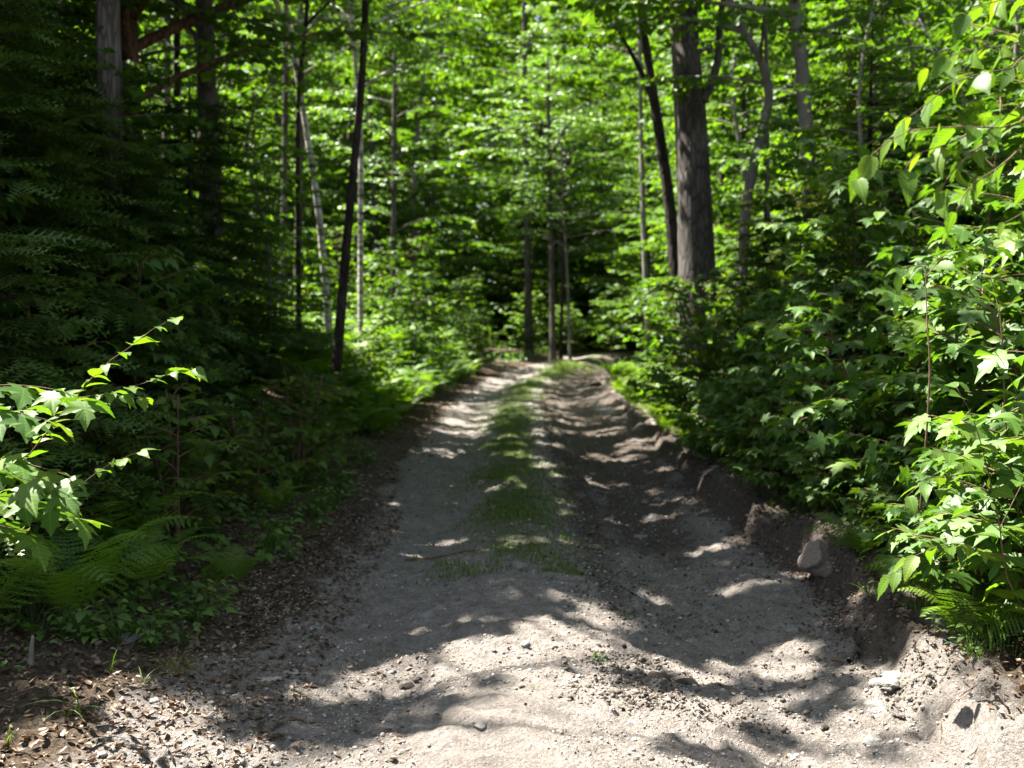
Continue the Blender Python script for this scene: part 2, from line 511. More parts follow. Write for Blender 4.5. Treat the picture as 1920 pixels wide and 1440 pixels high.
def T_frond(npair=18, detail=5, wmax=0.20, arch=0.55, seed=0):
    """fern frond, length 1 along an arching rachis, pinnae with pinnules"""
    rr = np.random.default_rng(seed)
    V = []; Fc = []

    def rach(s):
        return np.array([0, 0.50 * s + 0.22 * s ** 3, 1.12 * s - (arch + .08) * s ** 2.6])
    for i in range(npair):
        s = 0.14 + 0.86 * (i + 0.3) / npair
        base = rach(s); d = rach(min(1, s + 0.02)) - rach(s - 0.02); d /= np.linalg.norm(d)
        prof = wmax * min(1, (s - 0.05) / 0.22) ** 0.7 * (1 - s) ** 0.62 * 1.45 + 0.008
        for sd in (-1, 1):
            l = prof * rr.uniform(0.88, 1.1)
            ax = np.array([sd, 0, 0]) * 0.93 + d * 0.36 + np.array([0, 0, -0.16 + rr.normal(0, .06)])
            ax /= np.linalg.norm(ax)
            up = np.cross(ax, d); up /= np.linalg.norm(up)
            wd = np.cross(up, ax)
            hw = 0.86 / npair * 0.5
            if detail <= 1:
                k = len(V)
                V += [base - wd * hw * .7, base + wd * hw * .9, base + ax * l * 0.6 + wd * hw * .7, base + ax * l]
                Fc += [[k, k + 1, k + 2], [k, k + 2, k + 3]]
            else:
                for j in range(detail):
                    a = j / detail; b2 = (j + 0.95) / detail
                    ww = hw * 1.05 * (1 - a) ** 0.6
                    for e in (-1, 1):
                        k = len(V)
                        V += [base + ax * l * a, base + ax * l * b2, base + ax * l * (b2 + 0.10) + wd * e * ww]
                        Fc.append([k, k + 1, k + 2])
    k0 = len(V)
    ss = np.linspace(0, 1, 9)
    for s in ss:
        p = rach(s); r = 0.006 * (1 - 0.8 * s)
        V += [p + [-r, 0, 0], p + [r, 0, 0]]
    for i in range(8):
        a = k0 + 2 * i
        Fc += [[a, a + 1, a + 3], [a, a + 3, a + 2]]
    V = np.array(V, float)
    return V, np.array(Fc), np.c_[V[:, 0], V[:, 1]]


def T_blade(n=4, w=0.02, bend=0.5):
    s = np.linspace(0, 1, n + 1)
    wid = w * (1 - s ** 1.6)
    y = bend * s ** 2; z = s - 0.42 * bend * s ** 3
    V = np.concatenate([np.c_[-wid, y, z], np.c_[wid, y, z]])
    Fc = []
    for i in range(n):
        Fc += [[i, n + 1 + i, n + 2 + i], [i, n + 2 + i, i + 1]]
    return V, np.array(Fc), np.c_[V[:, 0], s.repeat(1).tolist() * 2]


def ico(sub=1):
    t = (1 + 5 ** .5) / 2
    V = np.array([[-1, t, 0], [1, t, 0], [-1, -t, 0], [1, -t, 0], [0, -1, t], [0, 1, t], [0, -1, -t], [0, 1, -t], [t, 0, -1], [t, 0, 1], [-t, 0, -1], [-t, 0, 1]], float)
    Fc = [[0, 11, 5], [0, 5, 1], [0, 1, 7], [0, 7, 10], [0, 10, 11], [1, 5, 9], [5, 11, 4], [11, 10, 2], [10, 7, 6], [7, 1, 8], [3, 9, 4], [3, 4, 2], [3, 2, 6], [3, 6, 8], [3, 8, 9], [4, 9, 5], [2, 4, 11], [6, 2, 10], [8, 6, 7], [9, 8, 1]]
    V = list(V / np.linalg.norm(V[0]))
    for _ in range(sub):
        c = {}; nf = []
        def mp(a, b):
            k = (min(a, b), max(a, b))
            if k not in c:
                p = V[a] + V[b]; V.append(p / np.linalg.norm(p)); c[k] = len(V) - 1
            return c[k]
        for a, b, d in Fc:
            x, y, z = mp(a, b), mp(b, d), mp(d, a)
            nf += [[a, x, z], [b, y, x], [d, z, y], [x, y, z]]
        Fc = nf
    return np.array(V), np.array(Fc)


ICO0, ICO1, ICO3 = ico(0), ico(1), ico(3)
SIMPLE = T_simple()
SIMPLE_WIDE = T_simple(0.42, 0.1)
MAPLE = [T_maple(0.28, 0.10), T_maple(0.5, 0.22)]
OVATE_HI = [T_ovate(12, 0.33, 0.22, 0.22, 0.012, 0.07, 0.12), T_ovate(12, 0.30, 0.35, 0.42, 0.015, 0.07, 0.12)]
OVATE = [T_ovate(5, 0.33, 0.2, 0.25, 0, 0, 0.08)]
SPRAY = T_spray()


# ------------------------------------------------------------------ wood
def tube(buf, pts, rad, sides=6, a=0.5, rough=0.0, seed=0):
    pts = np.asarray(pts, float); n = len(pts)
    rad = np.broadcast_to(np.asarray(rad, float), (n,))
    tan = np.gradient(pts, axis=0)
    tan /= np.linalg.norm(tan, axis=1)[:, None] + 1e-9
    mean = pts[-1] - pts[0]
    ref = np.array([0, 0, 1.0]) if abs(mean[2]) < 0.8 * np.linalg.norm(mean) else np.array([1.0, 0, 0])
    s = np.cross(tan, ref); s /= np.linalg.norm(s, axis=1)[:, None] + 1e-9
    u = np.cross(s, tan)
    ang = np.linspace(0, 2 * np.pi, sides, endpoint=False)
    rr = rad[:, None] * np.ones(sides)
    if rough:
        L = np.cumsum(np.r_[0, np.linalg.norm(np.diff(pts, axis=0), axis=1)])
        rr = rr * (1 + rough * (fbm(np.cos(ang)[None] * 2 + seed, np.sin(ang)[None] * 2 + L[:, None] * 0.9, 3, seed) - 0.5) * 2)
    v = pts[:, None] + rr[..., None] * (np.cos(ang)[None, :, None] * s[:, None] + np.sin(ang)[None, :, None] * u[:, None])
    v = v.reshape(-1, 3)
    i = np.arange(n - 1)[:, None] * sides + np.arange(sides)[None]
    j = np.arange(n - 1)[:, None] * sides + (np.arange(sides)[None] + 1) % sides
    f = np.concatenate([np.stack([i, j, j + sides], -1).reshape(-1, 3), np.stack([i, j + sides, i + sides], -1).reshape(-1, 3)])
    cap = len(v)
    v = np.vstack([v, pts[-1] + tan[-1] * rad[-1] * 0.6])
    k = np.arange(sides)
    f = np.vstack([f, np.c_[(n - 1) * sides + k, (n - 1) * sides + (k + 1) % sides, np.full(sides, cap)]])
    buf.add(v, f, a)


def curve(ctrl, n):
    """Catmull-Rom through control points"""
    c = np.asarray(ctrl, float)
    c = np.vstack([2 * c[0] - c[1], c, 2 * c[-1] - c[-2]])
    m = len(c) - 3
    t = np.linspace(0, m - 1e-6, n)
    i = t.astype(int); f = (t - i)[:, None]
    p0, p1, p2, p3 = c[i], c[i + 1], c[i + 2], c[i + 3]
    return 0.5 * (2 * p1 + (p2 - p0) * f + (2 * p0 - 5 * p1 + 4 * p2 - p3) * f ** 2 + (3 * p1 - p0 - 3 * p2 + p3) * f ** 3)


def unit(v):
    return v / (np.linalg.norm(v, axis=-1, keepdims=True) + 1e-9)


def frames(d, nrm, size):
    d = unit(d)
    s = unit(np.cross(d, nrm)); n = np.cross(s, d)
    return np.stack([s, d, n], -1) * np.asarray(size)[:, None, None]


def scatter_leaves(buf, T, p, d, nrm, size, a):
    """templates chosen at random per leaf"""
    Ts = T if isinstance(T, list) else [T]
    M = frames(d, nrm, size)
    w = R.integers(0, len(Ts), len(p))
    for k, t in enumerate(Ts):
        q = w == k
        buf.inst(t, M[q], p[q], a[q])


def leaves_on(paths, spacing, T, size, leafbuf, droop=0.15, njit=0.35, ang=0.9, start=0.05, keep=None, tone=(0.5, 0.22), toward=None, pairs=False):
    """leaves along twigs; paths = list of (k,3) polylines"""
    PP, DD, SS = [], [], []
    for pts in paths:
        seg = np.diff(pts, axis=0); ln = np.linalg.norm(seg, axis=1); L = ln.sum()
        n = max(2, int(L * (1 - start) / spacing))
        s = (start + (1 - start) * (np.arange(n) + R.uniform(0.2, 0.8, n)) / n) * L
        if pairs: s = np.repeat(s[::2], 2)
        n = len(s)
        cum = np.r_[0, np.cumsum(ln)]
        k = np.clip(np.searchsorted(cum, s) - 1, 0, len(seg) - 1)
        f = np.clip((s - cum[k]) / (ln[k] + 1e-9), 0, 1)[:, None]
        PP.append(pts[k] + seg[k] * f)
        DD.append(unit(seg[k]))
        SS.append(np.where((np.arange(n) + R.integers(0, 2)) % 2, 1, -1))
    if not PP:
        return
    p = np.concatenate(PP); d = np.concatenate(DD); sd = np.concatenate(SS)
    if keep is not None:
        q = keep(p); p, d, sd = p[q], d[q], sd[q]
    n = len(p)
    up = np.array([0, 0, 1.0])
    side = unit(np.cross(d, up)) * sd[:, None]
    a = ang + R.normal(0, 0.25, n)
    dr = d * np.cos(a)[:, None] + side * np.sin(a)[:, None] - up * (droop + R.normal(0, 0.15, n))[:, None]
    nr = up + R.normal(0, njit, (n, 3))
    if toward is not None:
        tw = np.atleast_2d(np.asarray(toward, float))
        nr = nr + tw[R.integers(0, len(tw), n)]
    sz = size * R.uniform(0.65, 1.15, n)
    scatter_leaves(leafbuf, T, p, dr, nr, sz, np.clip(R.normal(tone[0], tone[1], n), 0, 1))


def grow(trunk, nb, h0, h1, Lf, woodbuf, leafbuf, T, lsize, lspace, tspace, tl=0.5, el=0.35, droop=0.5, br=0.011, twigwood=True,
         keep=None, wob=0.10, ldroop=0.15, njit=0.35, az0=0.0, bsides=5, tone=(0.5, 0.22), azs=None):
    """limbs off a trunk, twigs off the limbs in flat sprays, leaves along the twigs"""
    hz = trunk[:, 2] - trunk[0, 2]
    paths = []
    for i in range(nb):
        f = (i + R.uniform(0, 1)) / nb
        h = h0 + (h1 - h0) * f
        k = min(np.searchsorted(hz, h), len(hz) - 1); k = max(k, 1)
        g = np.clip((h - hz[k - 1]) / (hz[k] - hz[k - 1] + 1e-9), 0, 1)
        st = trunk[k - 1] + (trunk[k] - trunk[k - 1]) * g
        az = az0 + i * 2.4 + R.normal(0, 0.35) if azs is None else R.uniform(*azs)
        L = Lf(f) * R.uniform(0.75, 1.2)
        m = 7
        s = np.linspace(0, 1, m)
        e = el * R.uniform(0.6, 1.4) - droop * s * R.uniform(0.5, 1.3)
        aa = az + np.cumsum(R.normal(0, wob, m))
        dv = np.c_[np.cos(aa) * np.cos(e), np.sin(aa) * np.cos(e), np.sin(e)]
        pts = st + np.vstack([np.zeros(3), np.cumsum(dv[:-1] * L / (m - 1), axis=0)])
        if keep is not None and keep(pts[2:]).mean() < 0.5:
            continue                                       # no limb that would shade a planned sun patch
        tube(woodbuf, pts, np.linspace(br * L + 0.003, 0.003, m), bsides)
        nt = max(3, int(L / tspace))
        ts = np.linspace(0.18, 0.97, nt) + R.normal(0, 0.02, nt)
        for q, u in enumerate(ts):
            u = min(max(u, 0.05), 0.99)
            kk = min(int(u * (m - 1)), m - 2)
            b0 = pts[kk] + (pts[kk + 1] - pts[kk]) * (u * (m - 1) - kk)
            sg = 1 if q % 2 else -1
            tz = aa[kk] + sg * R.uniform(0.6, 1.15)
            te = e[kk] * 0.5 + R.normal(-0.03, 0.14)
            tL = tl * L ** 0.5 * (1.1 - 0.6 * u) * R.uniform(0.6, 1.25)
            x = np.linspace(0, 1, 4)[:, None]
            dirv = np.array([math.cos(tz) * math.cos(te), math.sin(tz) * math.cos(te), math.sin(te)])
            tp = b0 + dirv * tL * x + np.array([0, 0, -0.10 * tL]) * x ** 2
            paths.append(tp)
            if twigwood:
                tube(woodbuf, tp, np.linspace(0.0035, 0.0015, 4), 3)
        paths.append(pts[4:])
    leaves_on(paths, lspace, T, lsize, leafbuf, ldroop, njit, keep=keep, tone=tone)


# ------------------------------------------------------------------ planned sun patches, cut out of the canopy leaves
_q = np.random.default_rng(3).random((20000, 2)) * 200
_qa = np.sort(fbm(_q[:, 0], _q[:, 1], 3, 40.0))


def open_prob(x, y):
    t = x - xc(y)
    yy = y + 0.40 * np.abs(x - 0.25) ** 1.5                # the planned sun patch bulges up the middle of the track
    p = 0.97 * (1 - sstep(4.3, 4.8, yy))
    p = np.maximum(p, 0.56 * (1 - sstep(5.5, 5.9, yy)))
    p = np.maximum(p, 0.17)
    p = np.maximum(p, 0.40 * sstep(8.5, 11, y))
    p = np.maximum(p * (1 - .3 * sstep(20, 24, y)), 0.3 * sstep(24, 28, y))
    p = np.maximum(p, 0.37 * sstep(2.1, 2.7, t) * (1 - sstep(10, 14, y)))
    p = np.maximum(p, 0.9 * sstep(1.6, 2.0, t) * (1 - sstep(4.8, 5.4, y)) * (1 - sstep(2.9, 3.3, t)))
    p = np.maximum(p, 0.66 * sstep(1.5, 2.2, t) * sstep(10.5, 12.5, y) * (1 - .55 * sstep(2.8, 4.0, t)))
    p = np.maximum(p, 0.93 * sstep(14.5, 17, y) * sstep(1.4, 2.0, -t))
    p = np.maximum(p, 0.9 * sstep(29, 30, y) * (1 - sstep(34.5, 36, y)) * (1 - sstep(.6, 1.1, np.abs(t - .2))))
    p = np.where((t < -1.9) & (yy > 5.0) & (y < 8.8), 0.05 + .14 * sstep(6, 7.5, y), p)
    return p


def sun_open(p):
    """True for a leaf that would shade a planned sun patch"""
    k = p[:, 2] / SUN[2]
    gx = p[:, 0] - SUN[0] * k; gy = p[:, 1] - SUN[1] * k
    nz = fbm(gx * 2.2, gy * 3.5, 3, 40.0)
    rank = np.searchsorted(_qa, nz) / len(_qa)
    return rank < open_prob(gx, gy)


# ================================================================== THE GROUND
R = np.random.default_rng(101)
ys = np.concatenate([np.linspace(-30, 2.2, 40)[:-1], np.arange(2.2, 9, 0.022), 9 * 1.0055 ** np.arange(0, 290), np.linspace(44.5, 180, 60)])
ys = np.unique(np.round(ys, 4))


def floor_cols(side):
    if side > 0:
        return np.concatenate([np.arange(1.35, 2.6, 0.024), 2.6 * 1.07 ** np.arange(0, 62)])
    return -np.concatenate([np.arange(1.75, 3.4, 0.05), 3.4 * 1.07 ** np.arange(0, 58)])[::-1]


def sheet(name, cols, buf=None):
    T, Y = np.meshgrid(cols, ys)
    X = T + xc(Y)
    Z = gz(X, Y)
    V = np.stack([X, Y, Z], -1).reshape(-1, 3)
    nc = len(cols)
    i = (np.arange(len(ys) - 1)[:, None] * nc + np.arange(nc - 1)[None]).ravel()
    F = np.concatenate([np.c_[i, i + 1, i + nc + 1], np.c_[i, i + nc + 1, i + nc]])
    b = buf or Buf()
    b.add(V, F, 0.5)
    return b


def ground_attrs(V):
    x, y = V[:, 0], V[:, 1]
    t = x - xc(y)
    te = bank_edge(y)
    mud = np.exp(-((t - 0.95) / 0.5) ** 2) * sstep(4.6, 10, y + 2.5 * (fbm(x * 1.3, y * .7, 2, 60) - .5)) * (0.5 + 0.9 * fbm(x * 2, y * 0.8, 3, 6)) + 0.9 * sstep(te - 0.16, te + 0.02, t) * (1 - sstep(te + .16, te + .32, t)) * sstep(4.2, 5.4, y)
    mud = mud + 0.5 * np.exp(-((t - 0.34) / 0.16) ** 2) * sstep(4.4, 6, y)
    moss = np.exp(-((t - tc(y)) / 0.34) ** 2) * sstep(6.0, 7.5, y) * (0.62 + 0.5 * fbm(x * 1.2, y * 0.6, 3, 12))
    litter = sstep(1.02, 1.7, -t + 0.25 * (fbm(x * 2, y * 2, 2) - .5) - 0.45 * (1 - sstep(4.3, 5.6, y))) + sstep(te + 0.1, te + 0.55, t)
    return {'mud': np.clip(mud, 0, 1), 'moss': np.clip(moss, 0, 1), 'litter': np.clip(litter, 0, 1)}


b = sheet('track', np.concatenate([[-1.75], np.arange(-1.70, 1.34, 0.026), [1.35]]))
link('dirt_track', make_mesh('dirt_track', b, M_GROUND, True, ground_attrs(b.merged()[0]), uv=False), kind='structure')
b = sheet('left', floor_cols(-1)); sheet('right', floor_cols(1), b)
link('forest_floor', make_mesh('forest_floor', b, M_GROUND, True, ground_attrs(b.merged()[0]), uv=False), kind='structure')


def on(x, y, dz=0.0):
    return np.array([x, y, float(gz(x, y)) + dz])


def rz_mats(n, tilt=0.0, size=1.0):
    a = R.uniform(0, 2 * np.pi, n)
    d = np.c_[np.cos(a), np.sin(a), R.normal(0, tilt, n)]
    nr = np.c_[R.normal(0, tilt, n), R.normal(0, tilt, n), np.ones(n)]
    return frames(d, nr, np.broadcast_to(size, (n,)))


# gravel bits lying on the track
n = 45000
y = 2.6 + 13.0 * R.random(n) ** 1.7; t = R.uniform(-1.75, 1.5, n); x = t + xc(y)
kp = fbm(x * 1.4, y * 1.4, 2, 31) + 0.2 * R.random(n) > 0.48
x, y = x[kp], y[kp]; n = len(x)
sz = 0.0025 + 0.005 * R.random(n) ** 2.5 + 0.011 * R.random(n) ** 16
p = np.c_[x, y, gz(x, y) + 0.1 * sz]
Mx = rz_mats(n, 0.2, sz); Mx = Mx * np.stack([R.uniform(0.7, 1.4, n), R.uniform(.7, 1.3, n), R.uniform(.4, .8, n)], -1)[:, None, :]
gb = Buf().inst((ICO0[0], ICO0[1], np.zeros((12, 2))), Mx, p, R.random(n))
link('gravel', make_mesh('gravel', gb, M_GRAVEL, False, uv=False), kind='stuff', label='loose grey gravel strewn over the dirt track', cat='gravel')

# churned crumbs of soil along the ridge of the right rut and below the bank
n = 26000
y = 4.3 + 13 * R.random(n) ** 1.3
t = np.where(R.random(n) < .45, R.normal(.34, .15, n), np.where(R.random(n) < .6, bank_edge(y) + R.normal(-.02, .13, n), R.normal(.9, .4, n)))
x = t + xc(y)
kp = fbm(x * 2.2, y * 2.2, 2, 13) + .25 * R.random(n) > .55
x, y = x[kp], y[kp]; n = len(x)
sz = 0.003 + 0.005 * R.random(n) ** 2 + 0.009 * R.random(n) ** 14
Mx = rz_mats(n, 0.3, sz) * np.stack([R.uniform(0.7, 1.4, n), R.uniform(.7, 1.3, n), R.uniform(.5, .9, n)], -1)[:, None, :]
V1 = ICO1[0] * (1 + 1.1 * (np.random.default_rng(2).random((len(ICO1[0]), 1)) - .5))
gb = Buf().inst((V1, ICO1[1], np.zeros((len(V1), 2))), Mx, np.c_[x, y, gz(x, y) + .15 * sz], R.random(n))
link('crumbled_soil', make_mesh('crumbled_soil', gb, M_SOIL, False, uv=False), kind='stuff', label='dark crumbs of churned soil along the right rut and bank', cat='soil')

# fallen leaves: left verge, left edge of the track, top of the right bank
lb = Buf()
def litter(n, yr, tr, size, pw=1.0, tone=(0.5, 0.25)):
    y = yr[0] + (yr[1] - yr[0]) * R.random(n) ** pw; t = R.uniform(tr[0], tr[1], n); x = t + xc(y)
    p = np.c_[x, y, gz(x, y) + 0.006]
    a = R.uniform(0, 6.28, n)
    d = np.c_[np.cos(a), np.sin(a), R.normal(0, .25, n)]
    nr = np.c_[R.normal(0, .45, n), R.normal(0, .45, n), np.ones(n)]
    scatter_leaves(lb, [T_ovate(4, 0.36, 0.5, -0.3), T_ovate(4, 0.3, -0.5, 0.4), T_ovate(4, .25, .9, .2)], p, d, nr, size * R.uniform(.5, 1.2, n), np.clip(R.normal(tone[0], tone[1], n), 0, 1))
litter(17000, (2.8, 9), (-3.6, -1.1), 0.036, 1.0, (0.4, 0.25))
litter(900, (2.8, 5.2), (-1.8, -0.6), 0.03, 1.0, (0.7, 0.2))
litter(2600, (9, 24), (-3.6, -1.25), 0.06, 1.0, (0.42, 0.2))
litter(3000, (2.8, 14), (1.65, 3.2), 0.045, 1.2, (0.6, 0.25))
litter(250, (3.0, 14), (-1.2, 1.5), 0.028, 1.4, (0.45, 0.3))
litter(3500, (2.8, 9), (1.5, 2.3), 0.03, 1.0, (0.65, 0.25))
link('leaf_litter', make_mesh('leaf_litter', lb, M_DEAD, False), kind='stuff', label='brown fallen leaves littering both edges of the track', cat='leaf litter')

# short grass and moss blades on the crown of the track
n = 110000
y = 6.5 + 30 * R.random(n) ** 1.3; t = R.normal(0.0, 0.26, n) + tc(y); x = t + xc(y)
kp = fbm(x * 2.2, y * 0.9, 3, 12) + 0.22 * R.random(n) > 0.525
x, y = x[kp], y[kp]; n = len(x)
h = 0.014 + 0.05 * R.random(n) ** 2.5
gb = Buf().inst(T_blade(2, 0.07, 0.6), rz_mats(n, 0.0, h) if False else np.stack([np.stack([np.cos(a_), -np.sin(a_), 0 * a_], -1), np.stack([np.sin(a_), np.cos(a_), 0 * a_], -1), np.stack([0 * a_, 0 * a_, 1 + 0 * a_], -1)], 1) * h[:, None, None] if (a_ := R.uniform(0, 6.28, n)) is not None else None, np.c_[x, y, gz(x, y) - 0.003], R.random(n) * 0.8)
link('short_grass', make_mesh('short_grass', gb, M_GRASS, False), kind='stuff', label='sparse short grass on the raised crown between the wheel ruts', cat='grass')

# low leafy ground cover on the forest floor
n = 34000
y = 4.2 + 60 * R.random(n) ** 1.8
sd = np.where(R.random(n) < 0.5, -1, 1)
t = sd * (1.75 + 16 * R.random(n) ** 1.5)
kp = (fbm(t * 0.9, y * 0.9, 3, 77) > 0.47) & ~((sd > 0) & (t < 2.15)) & ~((sd < 0) & (y < 5.6) & (t > -2.2))
y, t = y[kp], t[kp]; x = t + xc(y); n = len(x)
far = np.clip(y / 14, 0.6, 3.5)
p = np.c_[x, y, gz(x, y) + R.uniform(0.01, 0.16, n) * np.minimum(far, 2)]
a = R.uniform(0, 6.28, n); d = np.c_[np.cos(a), np.sin(a), R.normal(-.1, .2, n)]
cb = Buf(); scatter_leaves(cb, [SIMPLE_WIDE, SIMPLE], p, d, np.c_[R.normal(0, .3, n), R.normal(0, .3, n), np.ones(n)], 0.055 * far * R.uniform(.6, 1.3, n), R.random(n) * .8)
link('ground_cover', make_mesh('ground_cover', cb, M_LEAF, False), kind='stuff', label='low leafy ground cover on the forest floor beside the track', cat='ground cover')

# the wood beyond everything, one mass
fb = Buf()
for (y0, y1, zt, n, s) in ((56, 70, 27, 210000, 0.33), (74, 112, 44, 200000, 0.6), (112, 135, 56, 190000, 1.0)):
    y = R.uniform(y0, y1, n); x = R.uniform(-1, 1, n) * (0.62 * y + 10)
    g = np.zeros(n) + 0.03 * np.clip(y - 52, 0, 80)
    z = g + zt * R.random(n) ** 0.9
    z = np.round(z / 1.3 + 0.5 * vnoise(x * .5, y * .5)) * 1.3 + R.normal(0, 0.28, n)
    kp = (vnoise(x * 0.55, z * 0.7 + y * 0.4) > 0.12) & (z > g)
    x, y, z = x[kp], y[kp], z[kp]; n = len(x)
    a = R.uniform(0, 6.28, n)
    scatter_leaves(fb, [SIMPLE, SIMPLE_WIDE], np.c_[x, y, z], np.c_[np.cos(a), np.sin(a), R.normal(-.15, .2, n)], np.c_[R.normal(0, .7, n), R.normal(0, .7, n), np.ones(n)], s * R.uniform(.6, 1.3, n), np.clip(R.normal(.55, .25, n), 0, 1))
link('distant_wood', make_mesh('distant_wood', fb, M_LEAF_FAR, False), kind='stuff', label='far leafy wood closing the view beyond the trees', cat='wood')


# ================================================================== TREES
R = np.random.default_rng(102)
def trunk_path(ctrl, n=16):
    return curve(ctrl, n)


def local(ctrl):
    c = np.asarray(ctrl, float); return c - c[0], c[0]


def tree_unique(name, label, cat, ctrl, r0, r1, bark, nb=16, h0=5.5, crownL=2.6, lsize=0.14, lspace=0.06, tspace=0.17, extra=None, group=None,
                sides=12, rough=0.10, mask=True, flare=0.35, tl=0.62, leaf=None, el=0.5):
    """a tree whose trunk follows ctrl (world points, base first); its crown is cut to let planned sun patches through"""
    c, base = local(ctrl)
    tp = trunk_path(c, 26)
    H = tp[-1, 2]
    s = np.linspace(0, 1, len(tp))
    rad = r0 + (r1 - r0) * s + flare * r0 * np.exp(-tp[:, 2] / (r0 * 2.2 + 0.05))
    wb, cb = Buf(), Buf()
    tube(wb, tp, rad, sides, rough=rough, seed=R.uniform(0, 50))
    for e in (extra or []):
        ec = np.asarray(e[0], float) - base
        ep = curve(ec, 10)
        tube(wb, ep, np.linspace(e[1], e[2], 10), 8, rough=rough, seed=R.uniform(0, 50))
    keep = (lambda p: ~sun_open(p + base)) if mask else None
    grow(tp, nb, h0, H * 0.99, lambda f: crownL * (0.75 + 0.6 * math.sin(math.pi * min(1, f * 0.95 + 0.1))) * (1 - 0.35 * f), wb, cb, SIMPLE_WIDE, lsize, lspace, tspace, tl=tl, el=el,
         droop=0.7, br=0.013, twigwood=False, keep=keep, njit=0.5, ldroop=.35, bsides=6)
    return put(name, [('trunk', make_mesh('trunk', wb, bark, True, uv=False)), ('crown', make_mesh('crown', cb, leaf or M_LEAF, False))], base, label, cat, group)


def up(px_list, d, top=None):
    """trunk control points from pixels (bottom first) at depth d, rooted in the ground, carried on upward to height top"""
    q = [P(a, b_, d) for a, b_ in px_list]
    dirv = (q[0] - q[1]); dirv /= abs(dirv[2])
    g = q[0].copy()
    for _ in range(3):
        g = q[0] + dirv * (q[0][2] - gz(g[0], g[1]) + 0.05)
    pts = [g] + q
    if top:
        last = q[-1]; dv = (q[-1] - q[-2]); dv /= dv[2]
        dv[:2] *= 0.7
        pts += [last + dv * (top - last[2]) * 0.5, last + dv * (top - last[2])]
    return pts


TR = 'tree'
# -- left side, front to back
tree_unique('tree', 'brown barked trunk with reddish sunlit bark rising out of the dark firs, upper left', TR, up([(246, 330), (240, 0)], 12.5, 13.5), 0.165, 0.05, M_BARK_RED, 48, 3.7, 4.4)
tree_unique('tree', 'broad shaded grey brown trunk right of the reddish one among the dark firs', TR, up([(392, 300), (383, 0)], 15.0, 14.5), 0.19, 0.05, M_BARK, 50, 4.2, 4.6)
tree_unique('tree', 'pale trunk with sunlit bark, leftmost at the top of the picture', TR, up([(90, 160), (84, 0)], 13.5, 13), 0.14, 0.05, M_BARK_GREY, 34, 3.7, 2.8)
tree_unique('tree', 'thin dark trunk between the two brown trunks, upper left', TR, up([(332, 200), (331, 0)], 17.0, 12), 0.07, 0.03, M_BARK_DARK, 26, 4.4, 2.2)
tree_unique('birch_tree', 'white birch leaning left over the track, its bark in broken sunlit patches', 'birch', up([(612, 560), (600, 420), (585, 310), (566, 190), (549, 90), (535, 0)], 17.0, 14), 0.062, 0.03, M_BIRCH, 38, 5.0, 3.2, sides=10)
tree_unique('tree', 'thin dark upright stem just left of the leaning white birch', TR, up([(560, 560), (559, 200), (572, 60)], 16.0, 9), 0.045, 0.02, M_BARK_DARK, 10, 5.2, 1.6, sides=8)
tree_unique('tree', 'slim dark trunk leaning right at the head of the sunny fern bed', TR, up([(638, 600), (648, 480), (662, 330), (675, 190), (683, 60)], 14.5, 13), 0.072, 0.035, M_BARK_DARK, 38, 5.7, 3.6, sides=10)
tree_unique('birch_tree', 'pale birch trunk showing behind the slim dark leaning trunk', 'birch', up([(676, 420), (676, 250), (664, 80), (658, 0)], 19.0, 13), 0.05, 0.03, M_BIRCH, 26, 5.0, 2.4, sides=10)
# -- left of the frame: the trees that shade the near track
R = np.random.default_rng(106)
for i, (x_, y_, h_) in enumerate(((-6.4, 10.2, 12), (-8.0, 12.0, 13), (-5.5, 12.4, 11.5), (-9.6, 10.4, 12), (-5.2, 9.6, 10), (-9.6, 14.5, 14), (-7.0, 15.0, 13), (-11.5, 12.4, 13), (-3.9, 10.6, 11.5), (-6.9, 7.6, 12), (-8.2, 8.8, 12))):
    tree_unique('tree', 'tall broadleaf tree left of the picture whose crown shades the track', TR,
                [on(x_, y_, -.05), on(x_ + .1, y_, h_ * .5), on(x_ + R.normal(0, .3), y_ + R.normal(0, .3), h_)], 0.16, 0.04, M_BARK, 38, 4.6, 4.3 if x_ > -7.2 else 3.2, group='tall trees left of the picture', lspace=0.05)
for x_, y_, h_ in ((6.2, 3.6, 12), (7.4, 7.0, 13), (5.6, -2.5, 12), (-5.6, -3.2, 12), (8.5, 11.0, 14), (-8.5, -1.0, 13), (8.6, 0.6, 13), (3.2, -7.5, 12), (-3.4, -8.5, 12)):  # unseen trees, added to block skylight and deepen the shade
    tree_unique('tree', 'tall unseen broadleaf tree beside or behind the viewer, added to close off skylight', TR,
                [on(x_, y_, -.05), on(x_ + .1, y_, h_ * .5), on(x_ + R.normal(0, .3), y_ + R.normal(0, .3), h_)], 0.16, 0.04, M_BARK, 26, 4.2, 3.1, group='tall trees around the viewer', lspace=0.06)
